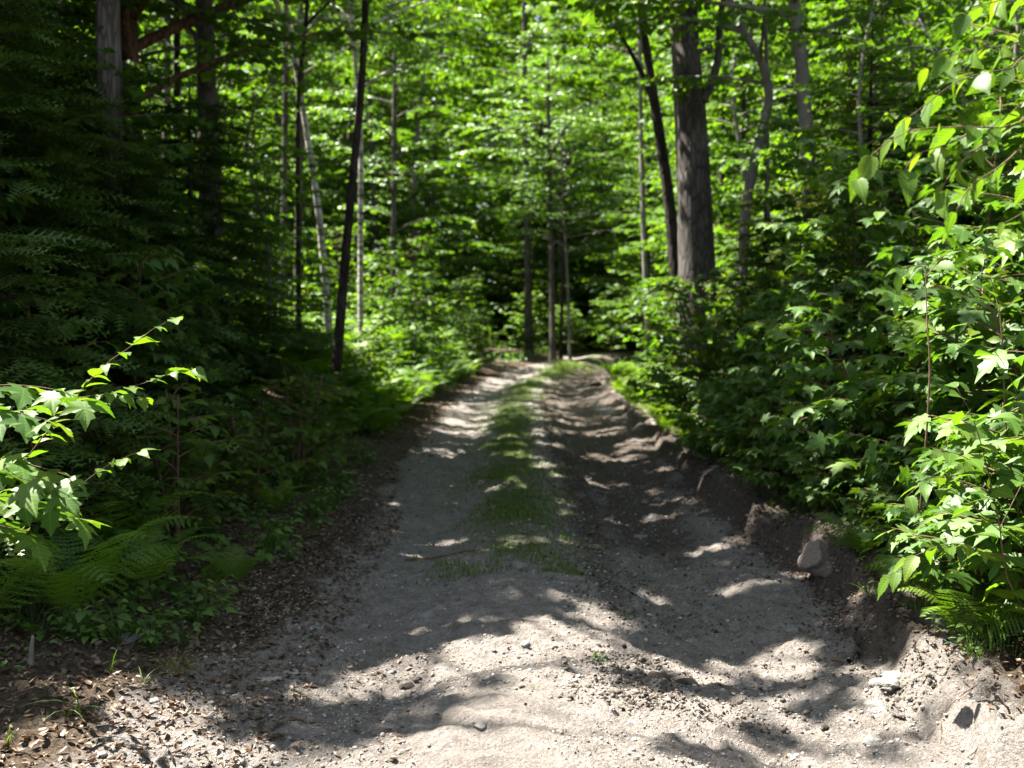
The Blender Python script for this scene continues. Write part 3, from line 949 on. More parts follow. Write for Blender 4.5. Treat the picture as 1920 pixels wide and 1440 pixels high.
# -- right side
R = np.random.default_rng(107)
tree_unique('tree', 'massive rough barked trunk standing right of the track, thickest in the picture', TR,
            up([(1312, 620), (1304, 400), (1297, 200), (1288, 60)], 15.4, 16), 0.30, 0.10, M_BARK, 34, 4.9, 3.0, sides=22, rough=0.10,
            extra=[([P(1318, 190, 15.3), P(1345, 120, 15.3), P(1352, 20, 15.2), P(1385, -120, 15)], 0.07, 0.03)], mask=False)
tree_unique('tree', 'slender dark trunk leaning left and forking beside the massive trunk', TR,
            up([(1268, 520), (1255, 380), (1238, 260), (1222, 160), (1212, 90), (1200, 0)], 16.6, 13), 0.105, 0.04, M_BARK_DARK, 14, 6.4, 2.2, sides=12,
            extra=[([P(1226, 190, 16.6), P(1200, 130, 16.6), P(1178, 90, 16.6), P(1150, 40, 16.6)], 0.05, 0.02)], mask=False)
tree_unique('tree', 'pale grey trunk pressed against the left of the massive trunk', TR, up([(1282, 540), (1279, 350), (1270, 160), (1262, 0)], 16.0, 13), 0.095, 0.04, M_BARK_GREY, 12, 6.6, 2.2, mask=False)
tree_unique('tree', 'grey crooked trunk bowing right then left behind the right hand saplings', TR,
            up([(1392, 520), (1400, 380), (1425, 260), (1442, 180), (1425, 110), (1390, 50), (1362, -20)], 14.0, 10), 0.075, 0.03, M_BARK_GREY, 24, 4.0, 2.0, mask=False, sides=10)
tree_unique('tree', 'thin pale upright stem between the crooked grey trunk and the stout grey one', TR, up([(1440, 400), (1438, 140), (1434, 0)], 15.0, 10), 0.035, 0.02, M_BARK_GREY, 10, 6.0, 1.8, mask=False, sides=8)
tree_unique('tree', 'stout pale grey trunk at the top right with a sunlit scar', TR, up([(1520, 420), (1505, 140), (1488, 0)], 13.0, 12), 0.10, 0.05, M_BARK_GREY, 26, 4.1, 2.4, mask=False)
for x_, y_, h_, lab in ((-5.4, 27.5, 14, 'straight grey brown tree added behind the fern bed, its crown shading the far track'), (-7.6, 24.0, 14, 'tall grey brown tree added deeper behind the fern bed to shade the far track'), (-6.6, 31.5, 15, 'tall tree added far behind the fern bed beyond the leaning trunk for its shade')):
    tree_unique('tree', lab, TR, [on(x_, y_, -.05), on(x_ + .2, y_, h_ * .5), on(x_ + .1, y_ + .2, h_)], 0.11, 0.04, M_BARK, 40, 7.0, 4.4)  # added for the shade their crowns cast on the far track
# -- straight ahead
R = np.random.default_rng(108)
tree_unique('tree', 'slim pinkish grey trunk lit in patches at the end of the track', TR, up([(1036, 640), (1034, 480), (1030, 310)], 36.0, 10), 0.12, 0.04, M_BARK, 26, 4.6, 2.6, mask=False)
tree_unique('tree', 'thin pale trunk right of the slim pinkish trunk at the end of the track', TR, up([(1068, 640), (1064, 520), (1056, 380)], 36.5, 7.5), 0.06, 0.02, M_BARK_GREY, 20, 3.6, 2.0, mask=False, sides=8)
tree_unique('tree', 'dark thin trunk standing close behind the slim pinkish trunk', TR, up([(1052, 640), (1058, 400)], 38, 9), 0.08, 0.03, M_BARK_DARK, 20, 4, 2.2, mask=False, sides=8)
tree_unique('tree', 'pale trunk with lit blotches left of the forked dark trunk', TR, up([(1212, 560), (1206, 400), (1202, 250)], 27.0, 14), 0.085, 0.04, M_BARK_GREY, 16, 7.0, 2.4, mask=False, sides=10)
tree_unique('tree', 'blurred grey trunk right of the slim dark leaning trunk', TR, up([(738, 420), (740, 150)], 33.0, 15), 0.09, 0.05, M_BARK, 26, 3.2, 2.6, mask=False)
tree_unique('tree', 'dim brown trunk in the middle of the far foliage', TR, up([(990, 520), (986, 280)], 40.0, 16), 0.16, 0.06, M_BARK, 18, 7.0, 2.8, mask=False)


# -- prototypes of the leafy trees behind, copied one by one
R = np.random.default_rng(109)
def proto_tree(H, h0, nb, L, lsize, bark, lspace=0.055):
    tp = curve([[0, 0, -0.1], [R.normal(0, .2), R.normal(0, .2), H * .4], [R.normal(0, .5), R.normal(0, .5), H * .75], [R.normal(0, .6), R.normal(0, .6), H]], 18)
    wb, cb = Buf(), Buf()
    tube(wb, tp, np.linspace(0.0085 * H, 0.015, 18) + 0.03 * np.exp(-np.linspace(0, 8, 18)), 9, rough=0.1, seed=R.uniform(0, 9))
    grow(tp, nb, h0, H * 0.99, lambda f: L * (1.0 - 0.55 * f), wb, cb, [SIMPLE_WIDE], lsize, lspace, 0.17, tl=0.72, el=0.35, droop=0.55, br=0.010, twigwood=False, njit=0.55, ldroop=.4, bsides=4)
    return [('trunk', make_mesh('trunk', wb, bark, True, uv=False)), ('crown', make_mesh('crown', cb, M_LEAF_FAR, False))]


PR = [proto_tree(15, 1.2, 46, 3.4, 0.17, M_BARK), proto_tree(17, 1.6, 50, 3.6, 0.17, M_BARK_GREY), proto_tree(11, 0.7, 42, 2.8, 0.15, M_BARK_DARK), proto_tree(7.5, 0.5, 36, 2.2, 0.14, M_BARK_GREY)]
spots = []
tries = 0
while len(spots) < 120 and tries < 20000:
    tries += 1
    y_ = 21 + 38 * R.random() ** 0.8
    x_ = R.uniform(-1, 1) * (0.50 * y_ + 4)
    t_ = x_ - float(xc(y_))
    lim = 2.9 if y_ < 40 else 1.9
    if abs(t_) < lim + (1.2 if y_ < 30 else 0):
        continue
    if (-10.5 < x_ < -1.0 and 15 < y_ < 29) or (-15 < x_ < -4.0 and 22 < y_ < 33):
        continue                                          # the sun reaches the fern bed from here
    u_ = (x_ - 2.0) * -.88 + (y_ - 43.5) * .47; w_ = abs((x_ - 2.0) * .47 + (y_ - 43.5) * .88)
    if 0 < u_ < 9.5 and w_ < 2.4:
        continue                                          # a shaft of light on the bushes at the track's end
    if -8 < x_ < .8 and 29 <= y_ < 39:
        continue                                          # nor the last grass of the track
    if any((x_ - a_) ** 2 + (y_ - b_) ** 2 < 2.0 ** 2 for a_, b_, _ in spots):
        continue
    spots.append((x_, y_, t_))
GL = {'l': ('slim leafy tree among the many left of the track behind the fern bed', 'leafy trees behind the fern bed'),
      'm': ('slim leafy tree in the green wood where the track ends', 'leafy trees where the track ends'),
      'r': ('slim leafy tree among the many behind the massive trunk, right of the track', 'leafy trees behind the massive trunk')}
for i, (x_, y_, t_) in enumerate(spots):
    k = int(R.choice([0, 1, 2, 3], p=[.25, .2, .3, .25]))
    px = 960 + x_ / y_ * F_PX
    lab, grp = GL['l' if px < 800 else ('m' if px < 1240 else 'r')]
    put('broadleaf_tree', PR[k], on(x_, y_), lab, TR, grp, R.uniform(0, 6.28), R.uniform(0.85, 1.15))


for i, (x_, y_, k, s_) in enumerate(((-4.4, 11.2, 3, .72), (-6.0, 13.0, 3, .85), (-7.8, 12.0, 3, .9), (-5.0, 13.4, 3, .62), (-5.5, 10.6, 3, .68), (-6.8, 10.9, 3, .8), (-6.9, 15.2, 3, .8), (-8.6, 16.0, 3, 1.0), (-9.4, 13.6, 3, 1.0), (-4.2, 13.0, 3, .5), (-5.9, 14.6, 3, .62), (-4.7, 11.0, 3, .74), (-5.7, 12.1, 3, .78), (-4.9, 11.9, 3, .66), (-6.4, 12.2, 3, .8), (-3.7, 13.6, 3, .5), (-3.55, 15.8, 3, .6), (-4.4, 16.9, 3, .66))):
    put('broadleaf_tree', PR[k], on(x_, y_), 'leafy young tree rising behind the dark firs left of the track', TR, 'young trees behind the left firs', R.uniform(0, 6.28), s_)
for i, (x_, y_, k, s_) in enumerate(((5.6, 16.5, 3, .8), (7.2, 15.0, 3, .9), (6.4, 19.0, 2, .8), (8.8, 18.6, 2, .9), (10.0, 15.6, 3, 1.0), (4.9, 19.6, 3, .75), (7.8, 11.8, 3, .9), (6.2, 12.6, 3, .75), (5.2, 14.8, 3, .55), (3.6, 11.4, 3, .62), (4.7, 11.0, 3, .7), (5.5, 9.6, 3, .72), (4.1, 13.2, 3, .66), (6.6, 10.2, 3, .85), (3.9, 9.9, 3, .5))):
    put('broadleaf_tree', PR[k], on(x_, y_), 'leafy young tree behind the crooked grey trunk on the right', TR, 'young trees behind the crooked grey trunk', R.uniform(0, 6.28), s_)


for x_, y_, k, s_, lab in ((-5.0, 40.5, 0, .9, 'leafy tree whose crown hangs over the far track from the left'), (5.2, 31.0, 1, .8, 'leafy tree whose crown hangs over the far track from the right'), (-3.6, 42, 1, .9, 'leafy tree well left of the slim pinkish trunk at the end of the track'), (5.4, 25.5, 2, .95, 'low crowned leafy tree beyond the massive trunk'), (4.6, 38.5, 2, 1.0, 'low crowned leafy tree right of the thin pale trunk'), (.9, 50, 3, 1.3, 'leafy tree low in the dark wall closing the track'), (3.2, 54, 3, 1.3, 'low leafy tree deep behind the thin pale trunk'), (-2.6, 53, 3, 1.2, 'low leafy tree deep in the wood left of the road end'), (6.4, 51, 3, 1.3, 'low leafy tree deep in the wood right of the road end'), (1.6, 58, 2, 1.2, 'leafy tree farthest back behind the road end')):
    put('broadleaf_tree', PR[k], on(x_, y_), lab, TR, None, R.uniform(0, 6.28), s_)


# ================================================================== CONIFERS
R = np.random.default_rng(103)
def proto_fir(H, L0, step=0.23, mat=M_FIR, top=1.0, tone=(0.42, 0.2), seed=1, bare=0.12, sp=0.085):
    wb, cb = Buf(), Buf()
    tp = curve([[0, 0, -.05], [0.03, 0, H * .5], [0, .05, H]], 14)
    tube(wb, tp, np.linspace(0.016 * H, 0.008, 14), 8, rough=.08)
    h = bare * H
    PP, DD, NN, SZ = [], [], [], []
    while h < H - 0.1:
        f = h / H
        nbr = R.integers(5, 7)
        a0 = R.uniform(0, 6.28)
        for i in range(nbr):
            az = a0 + i * 6.283 / nbr + R.normal(0, .2)
            L = L0 * (1 - f) ** 0.75 * R.uniform(0.7, 1.15) + 0.12
            m = 6
            s = np.linspace(0, 1, m)
            e = 0.12 - 0.5 * s + 0.28 * s ** 2 + R.normal(0, .06) - 0.15 * (1 - f)
            dv = np.c_[np.cos(az) * np.cos(e), np.sin(az) * np.cos(e), np.sin(e)]
            pts = np.array([0.02, 0, h]) + np.vstack([np.zeros(3), np.cumsum(dv[:-1] * L / (m - 1), 0)])
            tube(wb, pts, np.linspace(0.007 * L + 0.003, 0.002, m), 4)
            nt = max(3, int(L / sp))
            for q in range(nt):
                u = 0.12 + 0.86 * (q + .5) / nt
                k = min(int(u * (m - 1)), m - 2)
                b0 = pts[k] + (pts[k + 1] - pts[k]) * (u * (m - 1) - k)
                for sg in (-1, 1):
                    ta = az + sg * R.uniform(0.7, 1.1)
                    te = e[k] * .6 + R.normal(-0.08, .12)
                    PP.append(b0); DD.append((math.cos(ta) * math.cos(te), math.sin(ta) * math.cos(te), math.sin(te)))
                    SZ.append((0.13 + 0.42 * L * 0.5 * (1 - u) ** 0.7) * R.uniform(.75, 1.2))
            PP.append(pts[-2]); DD.append(dv[-1]); SZ.append(0.22)
        h += step * R.uniform(.8, 1.2)
    n = len(PP)
    PP = np.array(PP); DD = unit(np.array(DD)); SZ = np.array(SZ)
    nr = np.c_[R.normal(0, .22, n), R.normal(0, .22, n), np.ones(n)]
    # a long twig is a chain of short sprays
    k = np.maximum(1, np.round(SZ / 0.17)).astype(int)
    idx = np.repeat(np.arange(n), k)
    o = np.concatenate([np.arange(c) for c in k])
    sl = (SZ / k)[idx]
    p = PP[idx] + DD[idx] * (sl * o)[:, None] - np.c_[0 * o, 0 * o, 0.02 * o ** 1.5]
    side = unit(np.cross(DD[idx], nr[idx]))
    dd = DD[idx] + side * R.normal(0, .25, len(idx))[:, None]
    cb.inst(SPRAY, frames(dd, nr[idx] + R.normal(0, .15, (len(idx), 3)), sl * 1.25 + 0.03), p, np.clip(R.normal(tone[0], tone[1], len(idx)), 0, 1))
    return [('trunk', make_mesh('trunk', wb, M_BARK_DARK, True, uv=False)), ('crown', make_mesh('crown', cb, mat, False))]


FIR = [proto_fir(3.9, 1.65, .17, bare=.05), proto_fir(3.1, 1.4, .15, bare=.04), proto_fir(2.2, 1.0, .13, bare=.04, sp=0.075)]
FIRSPOTS = [(-3.55, 7.6, 0, 1.0), (-3.35, 9.4, 1, 1.0), (-4.7, 9.4, 0, 1.1), (-2.9, 6.2, 2, 0.95), (-4.2, 6.4, 1, 1.05), (-4.0, 11.6, 1, 1.05), (-5.0, 12.2, 0, 1.0), (-6.3, 11.0, 0, 1.15), (-4.9, 14.2, 1, .9),
            (-7.4, 14.0, 0, 1.2), (-3.75, 10.6, 2, 1.0), (-5.4, 7.9, 0, 1.0), (-3.45, 5.3, 2, 1.0), (-4.1, 8.4, 1, 1.1), (-4.9, 10.5, 0, 1.32), (-5.9, 11.7, 0, 1.35), (-4.3, 10.2, 0, 1.05), (-3.65, 12.7, 1, 1.3)]
FL = ['tall dark shaded fir in the deep gloom left of the track', 'middle sized dark fir in the thicket left of the track', 'small dark young fir at the foot of the left hand fir thicket']
FG = ['tall dark firs left of the track', 'middle sized dark firs left of the track', 'small dark firs left of the track']
for x_, y_, k, s_ in FIRSPOTS:
    put('fir_tree', FIR[k], on(x_, y_), FL[k], 'fir', FG[k], R.uniform(0, 6.28), s_)
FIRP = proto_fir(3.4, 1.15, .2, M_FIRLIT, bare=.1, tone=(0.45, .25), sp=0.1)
for x_, y_, s_, lab in ((2.95, 13.0, .85, 'young fir with sunlight painted into its pale yellowish needles right of the massive trunk'), (3.9, 12.0, 1.22, 'pale dry looking fir with sunlight painted into its needles above the right hand saplings'), (2.95, 10.2, .62, 'small fir painted sunlit pale, half buried in maple saplings right of the track')):
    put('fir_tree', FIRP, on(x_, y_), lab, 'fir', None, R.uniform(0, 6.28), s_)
for x_, y_, k, s_ in ((6.2, 10.5, 0, 1.0), (5.4, 8.2, 1, 1.1), (7.6, 13.5, 0, 1.1), (5.6, 13.6, 1, 1.0), (4.6, 6.6, 2, 1.1), (9.0, 17, 0, 1.2)):
    put('fir_tree', FIR[k], on(x_, y_), 'dark fir in shade behind the right hand saplings', 'fir', 'dark firs behind the right hand saplings', R.uniform(0, 6.28), s_)


# ================================================================== SAPLINGS AND SHRUBS
R = np.random.default_rng(104)
def proto_sapling(H, L, nb, T, lsize, mat, lspace, tspace=0.15, h0=0.12, stem=M_TWIG, tl=0.36, el=0.55, tone=(.5, .22), njit=.35, droop=.5, ns=1, ldroop=.2):
    wb, cb = Buf(), Buf()
    for j in range(ns):
        a = R.uniform(0, 6.28); o = 0.05 * (ns > 1)
        lean = 0.25 * H * (ns > 1) + 0.06 * H
        tp = curve([[o * math.cos(a), o * math.sin(a), -.04], [lean * .4 * math.cos(a), lean * .4 * math.sin(a), H * .5], [lean * math.cos(a), lean * math.sin(a), H]], 12)
        tube(wb, tp, np.linspace(0.006 + 0.005 * H, 0.003, 12), 6)
        grow(tp, nb, H * h0, H * .99, lambda f: L * (1.05 - 0.6 * f), wb, cb, T, lsize, lspace, tspace, tl=tl, el=el, droop=droop, br=0.006, njit=njit, ldroop=ldroop, bsides=4, tone=tone)
    return [('stem', make_mesh('stem', wb, stem, True, uv=False)), ('foliage', make_mesh('foliage', cb, mat, False))]


SAP_M = [proto_sapling(1.9, 0.85, 24, MAPLE, 0.145, M_MAPLE, .055, .12, ldroop=.35, njit=.42), proto_sapling(2.8, 1.05, 34, MAPLE, 0.15, M_MAPLE, .058, .12, ldroop=.35, njit=.42), proto_sapling(1.2, .6, 14, MAPLE, .13, M_MAPLE, .05, .11, ldroop=.35, njit=.42, ns=2), proto_sapling(2.2, .95, 28, MAPLE + OVATE, .15, M_MAPLE, .055, .12, ldroop=.35, njit=.42)]
SAP_FAR = [proto_sapling(2.4, 1.1, 26, [SIMPLE_WIDE], .155, M_LEAF_FAR, .05, .13, tone=(.5, .25), ldroop=.35, njit=.5), proto_sapling(1.5, .9, 20, [SIMPLE_WIDE], .12, M_LEAF_FAR, .045, .12, tone=(.5, .25), ns=2, ldroop=.35, njit=.5)]
SHRUB = [proto_sapling(.95, .5, 9, OVATE, .095, M_OVATE, .05, .12, ns=3), proto_sapling(.6, .35, 7, OVATE, .075, M_LEAF, .045, .1, ns=3)]

# maple saplings crowding the right hand bank
R = np.random.default_rng(110)
MS = [(2.55, 6.1, 0, .9), (3.2, 6.6, 1, .95), (2.5, 7.4, 2, 1.15), (3.3, 7.9, 1, 1.0), (2.45, 8.6, 0, .8), (3.0, 9.4, 1, .9), (2.55, 10.4, 2, 1.2), (4.1, 8.9, 1, 1.2), (3.9, 6.0, 1, 1.1), (2.9, 11.6, 0, .9), (3.7, 10.6, 3, 1.2),
      (4.6, 11.4, 1, 1.25), (4.4, 7.2, 3, 1.3), (2.85, 5.5, 2, 1.2), (3.4, 5.2, 3, .95), (5.2, 9.6, 1, 1.3), (3.3, 8.9, 3, .9), (3.5, 12.6, 1, 1.0), (2.75, 6.9, 3, .72), (2.6, 9.6, 3, .7)]
for i, (x_, y_, k, s_) in enumerate(MS):
    put('maple_sapling', SAP_M[k], on(x_, y_), 'leafy maple sapling in the dim green thicket along the right bank', 'sapling', 'maple saplings along the right bank', R.uniform(0, 6.28), s_)

for i, (x_, y_, k, s_) in enumerate(((-3.0, 7.0, 0, .8), (-2.9, 8.3, 3, .85), (-3.3, 10.2, 0, 1.0), (-3.1, 9.0, 1, .8), (-4.0, 7.2, 1, 1.0), (-4.4, 10.4, 1, 1.15), (-3.7, 6.0, 0, 1.0), (-3.4, 12.2, 0, .85), (-5.0, 8.8, 1, 1.3), (-3.9, 9.2, 3, 1.2), (-5.6, 11.6, 1, 1.5), (-4.8, 11.4, 3, 1.4))):
    put('maple_sapling', SAP_M[k], on(x_, y_), 'shaded maple sapling growing among the dark firs left of the track', 'sapling', 'maple saplings among the left firs', R.uniform(0, 6.28), s_)

for i in range(26):
    y_ = 5.6 + 7 * R.random(); t_ = float(bank_edge(y_)) + .25 + .35 * R.random()
    put('maple_seedling', SAP_M[2], on(t_ + float(xc(y_)), y_), 'knee high maple seedling overhanging the cut edge of the right bank', 'seedling', 'maple seedlings along the right bank edge', R.uniform(0, 6.28), R.uniform(.4, .7))

# lit saplings further on
R = np.random.default_rng(111)
for x_, y_, k, s_, lab in ((-1.95, 22.0, 0, .95, 'sunlit yellow green sapling at the far end of the fern bed left of the track'),
                           (-2.9, 24.5, 0, 1.0, 'taller sapling behind the sunlit one at the far end of the fern bed'),
                           (-2.4, 18.6, 1, .75, 'rounded bright bush rising out of the middle of the fern bed'),
                           (-2.15, 16.9, 1, .6, 'bright low bush at the near end of the fern bed'),
                           (-2.9, 20.6, 0, .62, 'bright upright bush at the back of the fern bed'),
                           (-3.4, 18.0, 0, .6, 'bright bush at the forest edge of the fern bed'),
                           (-1.5, 26.0, 1, .7, 'low bright bush between the fern bed and the far end of the track'),
                           (-1.0, 29, 1, 1.1, 'low bush at the left edge of the track just before it fades'),
                           (3.7, 17.5, 0, 1.05, 'bright sapling in front of the massive trunk on the right'),
                           (3.1, 15.4, 1, .9, 'bright low bush on the right verge below the massive trunk'),
                           (4.4, 21, 0, 1.1, 'sunny yellow green bush on the right verge farther up the track'),
                           (4.1, 24, 1, 1.1, 'rounded sunny bush where the right verge meets the bend'),
                           (3.2, 18.9, 1, .85, 'low leafy bush hugging the right edge midway up the track'),
                           (4.9, 28, 0, 1.0, 'leafy bush right of the last sunlit grass'),
                           (2.35, 13.4, 0, .78, 'sunny bush hiding the foot of the massive trunk'),
                           (2.15, 12.4, 1, .85, 'low sunny bush at the right edge below the massive trunk'),
                           (2.8, 12.3, 0, .8, 'bush right of the sunny one hiding the massive trunk'),
                           (2.2, 15.4, 0, .8, 'bright bush left of the massive trunk leaning to the track'),
                           (2.75, 14.2, 0, .62, 'bright bush between the pale fir and the right edge of the track'),
                           (3.35, 13.9, 0, .85, 'broad bush in front of the foot of the massive trunk'),
                           (2.7, 16.6, 0, .7, 'slim bright bush at the right edge beyond the foot of the massive trunk'),
                           (0.7, 43.6, 0, 1.0, 'sunlit bush left of centre where the track runs out'),
                           (2.5, 44.0, 1, 1.3, 'low sunlit bush straight ahead where the track runs out'),
                           (3.9, 43.2, 0, .9, 'sunlit bush right of centre where the track runs out'),
                           (1.6, 45.4, 0, 1.2, 'tall bush behind the low sunlit one where the track runs out'),
                           (5.0, 16.6, 0, 1.15, 'leafy bush behind the pale young fir on the right')):
    put('leafy_bush', SAP_FAR[k], on(x_, y_), lab, 'bush', None, R.uniform(0, 6.28), s_)
for i in range(34):
    y_ = R.uniform(26, 56); sd = R.choice([-1, 1]); t_ = sd * R.uniform(2.3, 0.4 * y_)
    put('leafy_bush', SAP_FAR[i % 2], on(t_ + float(xc(y_)), y_), 'leafy understorey bush in the shade under the far trees', 'bush', 'understorey bushes under the far trees', R.uniform(0, 6.28), R.uniform(.8, 1.5))
for i in range(40):
    y_ = 46.0 + 9 * R.random(); x_ = R.uniform(-6, 11)
    put('leafy_bush', SAP_FAR[i % 2], on(x_, y_), 'leafy bush in the dark wall of green closing the end of the track', 'bush', 'bushes closing the end of the track', R.uniform(0, 6.28), R.uniform(.9, 1.6))

# shaded shrubs under the firs on the left
for i, (x_, y_) in enumerate([(-2.15, 7.0), (-2.4, 7.8), (-2.0, 8.4), (-2.45, 9.2), (-1.95, 9.8), (-2.3, 10.6), (-2.6, 6.6), (-2.9, 7.3), (-1.95, 10.4), (-2.6, 11.2), (-2.45, 5.9), (-2.75, 10.2), (-2.7, 8.7)]):
    put('shaded_shrub', SHRUB[i % 2], on(x_, y_), 'low shaded shrub at the foot of the firs left of the track', 'shrub', 'low shrubs at the foot of the left firs', R.uniform(0, 6.28), R.uniform(.75, 1.1))


# ================================================================== NEAR PLANTS, ONE BY ONE
R = np.random.default_rng(105)
def hand_plant(name, label, cat, stems, leafT, lsize, lspace, leafmat, r=0.006, woodmat=None, base=None, droop=.25, njit=.4, toward=None, ang=.9, start=.15, tone=(.55, .25), pairs=False, leaf_from=0):
    """a plant whose stems are drawn point by point; stems[0] starts in the ground"""
    wb, cb = Buf(), Buf()
    base = np.asarray(stems[0][0]) if base is None else base
    paths = []
    for i, st in enumerate(stems):
        c = curve(np.asarray(st) - base, 14)
        rr = r if i == 0 else r * .55
        tube(wb, c, np.linspace(rr, rr * .25, 14), 6)
        if i >= leaf_from:
            paths.append(c)
    leaves_on(paths, lspace, leafT, lsize, cb, droop, njit, ang=ang, start=start, tone=tone, toward=toward, pairs=pairs)
    return put(name, [('stem', make_mesh('stem', wb, woodmat or M_TWIG, True, uv=False)), ('foliage', make_mesh('foliage', cb, leafmat, False))], base, label, cat)


# the bright branches that reach in from the top right, of a sapling standing outside the frame
D = 3.0
rt = on(2.25, 3.15, -.03)
def B(*q):
    return [P(a_, b_, d_) for a_, b_, d_ in q]
hand_plant('beech_sapling', 'sapling reaching in from the top right with bright translucent toothed leaves', 'sapling', [
    [rt, rt + [.02, 0, 1.2], rt + [-.02, 0, 2.2], rt + [-.05, 0, 2.9]],
    [rt + [-.02, 0, 2.1]] + B((1960, -10, 3.0), (1880, 0, 2.95), (1838, 12, 2.95), (1800, 30, 2.95)),
    [rt + [-.02, 0, 1.95]] + B((1985, 60, 3.0), (1900, 85, 2.95), (1810, 95, 2.9), (1730, 130, 2.9)),
    [rt + [-.01, 0, 1.8]] + B((1990, 120, 3.1), (1890, 130, 3.05), (1800, 150, 3.0), (1725, 205, 3.0), (1680, 235, 3.0)),
    [rt + [0, 0, 1.75]] + B((1990, 215, 3.0), (1900, 238, 2.95), (1810, 238, 2.9), (1710, 245, 2.9), (1640, 285, 2.9), (1600, 345, 2.9)),
    B((1895, 238, 2.95), (1830, 280, 2.95), (1780, 330, 2.9), (1755, 380, 2.9)),
    B((1960, 225, 3.0), (1890, 300, 3.0), (1820, 350, 3.0), (1790, 400, 3.0)),
    [rt + [.01, 0, 1.6]] + B((1985, 330, 3.05), (1930, 390, 3.05), (1880, 420, 3.05)),
    B((1830, 240, 2.9), (1790, 265, 2.9), (1720, 290, 2.9), (1690, 330, 2.9)),
], OVATE_HI, 0.088, .044, M_OVATE, .006, None, droop=.6, njit=.4, toward=[(-.15, -.8, .1), (-.3, 1.1, .1), (-.2, .6, .2)], tone=(.55, .28), leaf_from=1, start=.3)

# bright sapling and shrub growth filling the right foreground
R = np.random.default_rng(112)
GR = [(2.05, 4.95, 2, .72, 'low sunlit maple sapling at the rim of the right bank in the foreground'), (2.5, 4.55, 2, 1.1, 'dense bright maple sapling behind the drooping oval leaves at the right edge'), (2.25, 4.7, 2, .85, 'sunlit maple sapling spilling over the right bank in the foreground'), (2.8, 4.8, 0, .62, 'bright maple sapling at the right edge of the foreground'), (2.45, 4.15, 2, .9, 'low bright maple sapling at the right edge nearest the camera'), (3.0, 4.2, 2, .85, 'maple sapling crossing the right edge of the picture, upper leaves sunlit')]
for x_, y_, k, s_, lab in GR:
    put('maple_sapling', SAP_M[k], on(x_, y_), lab, 'sapling', None, R.uniform(0, 6.28), s_)
b0 = on(2.35, 4.35, -.02)
hand_plant('viburnum_shrub', 'bright shrub with large drooping oval leaves at the right edge', 'shrub', [
    [b0] + B((1905, 1120, 4.3), (1870, 960, 4.2), (1830, 800, 4.1), (1790, 720, 4.1)),
    B((1880, 1000, 4.25), (1800, 930, 4.2), (1740, 905, 4.15), (1700, 930, 4.1)),
    B((1880, 980, 4.25), (1930, 860, 4.2), (1900, 720, 4.1), (1850, 640, 4.1), (1800, 600, 4.1)),
    B((1890, 1050, 4.25), (1800, 1020, 4.1), (1720, 1040, 4.1), (1660, 1090, 4.1)),
    B((1850, 880, 4.2), (1790, 850, 4.1), (1740, 850, 4.1)),
], OVATE_HI, .115, .045, M_OVATE, .004, droop=.35, njit=.35, toward=(-.2, -.2, .2), tone=(.5, .25))
b0 = on(1.95, 4.55, -.02)
hand_plant('leafy_shoot', 'thin leaning stem with young leaves against the dark thicket on the right', 'shoot', [
    [on(2.4, 5.2, -.02)] + B((1880, 660, 5.0), (1868, 560, 5.0), (1850, 500, 5.0)), B((1872, 590, 5), (1910, 555, 5), (1935, 540, 5)), B((1870, 575, 5), (1835, 540, 5), (1815, 535, 5))],
    OVATE_HI, .07, .06, M_OVATE, .005, droop=.2, njit=.5)
b0 = on(2.9, 6.0, -.02)
hand_plant('bare_sapling', 'thin reddish leafless stem rising before the right hand thicket', 'sapling', [
    [on(2.0, 5.4, -.02)] + B((1742, 740, 5.2), (1738, 600, 5.2), (1735, 500, 5.2)), B((1735, 500, 5.2), (1700, 500, 5.2), (1690, 520, 5.2)), B((1736, 520, 5.2), (1770, 480, 5.2), (1790, 490, 5.2))],
    OVATE_HI, .12, .12, M_OVATE, .006, leaf_from=1, droop=.5, njit=.4, toward=(0, -.5, 0))

# left foreground: maple leaves in layers and two arching shoots with small oval leaves
m0 = on(-2.3, 4.1, -.02)
hand_plant('maple_sapling', 'young maple with broad lobed leaves in layers at the left edge', 'sapling', [
    [m0] + B((-110, 1000, 4.0), (-100, 860, 3.9), (-90, 700, 3.8)),
    B((-95, 735, 3.85), (0, 722, 3.8), (90, 728, 3.75), (165, 750, 3.7)),
    B((-95, 750, 3.85), (-30, 760, 3.7), (40, 775, 3.65), (100, 790, 3.6)),
    B((-95, 790, 3.85), (-20, 790, 3.9), (60, 760, 3.9), (120, 735, 3.95)),
    B((-100, 860, 3.9), (0, 860, 3.85), (90, 880, 3.8), (165, 905, 3.75)),
    B((-100, 880, 3.9), (-20, 880, 3.75), (50, 900, 3.7), (120, 925, 3.7)),
    B((-105, 950, 3.95), (0, 930, 3.9), (90, 950, 3.9), (180, 985, 3.9)),
    B((-105, 960, 3.95), (0, 985, 3.8), (60, 1000, 3.8)),
], MAPLE, .128, .05, M_MAPLE, .005, leaf_from=1, droop=.4, njit=.28, tone=(.45, .25), start=.3, pairs=True)
m0 = on(-2.35, 4.6, -.02)
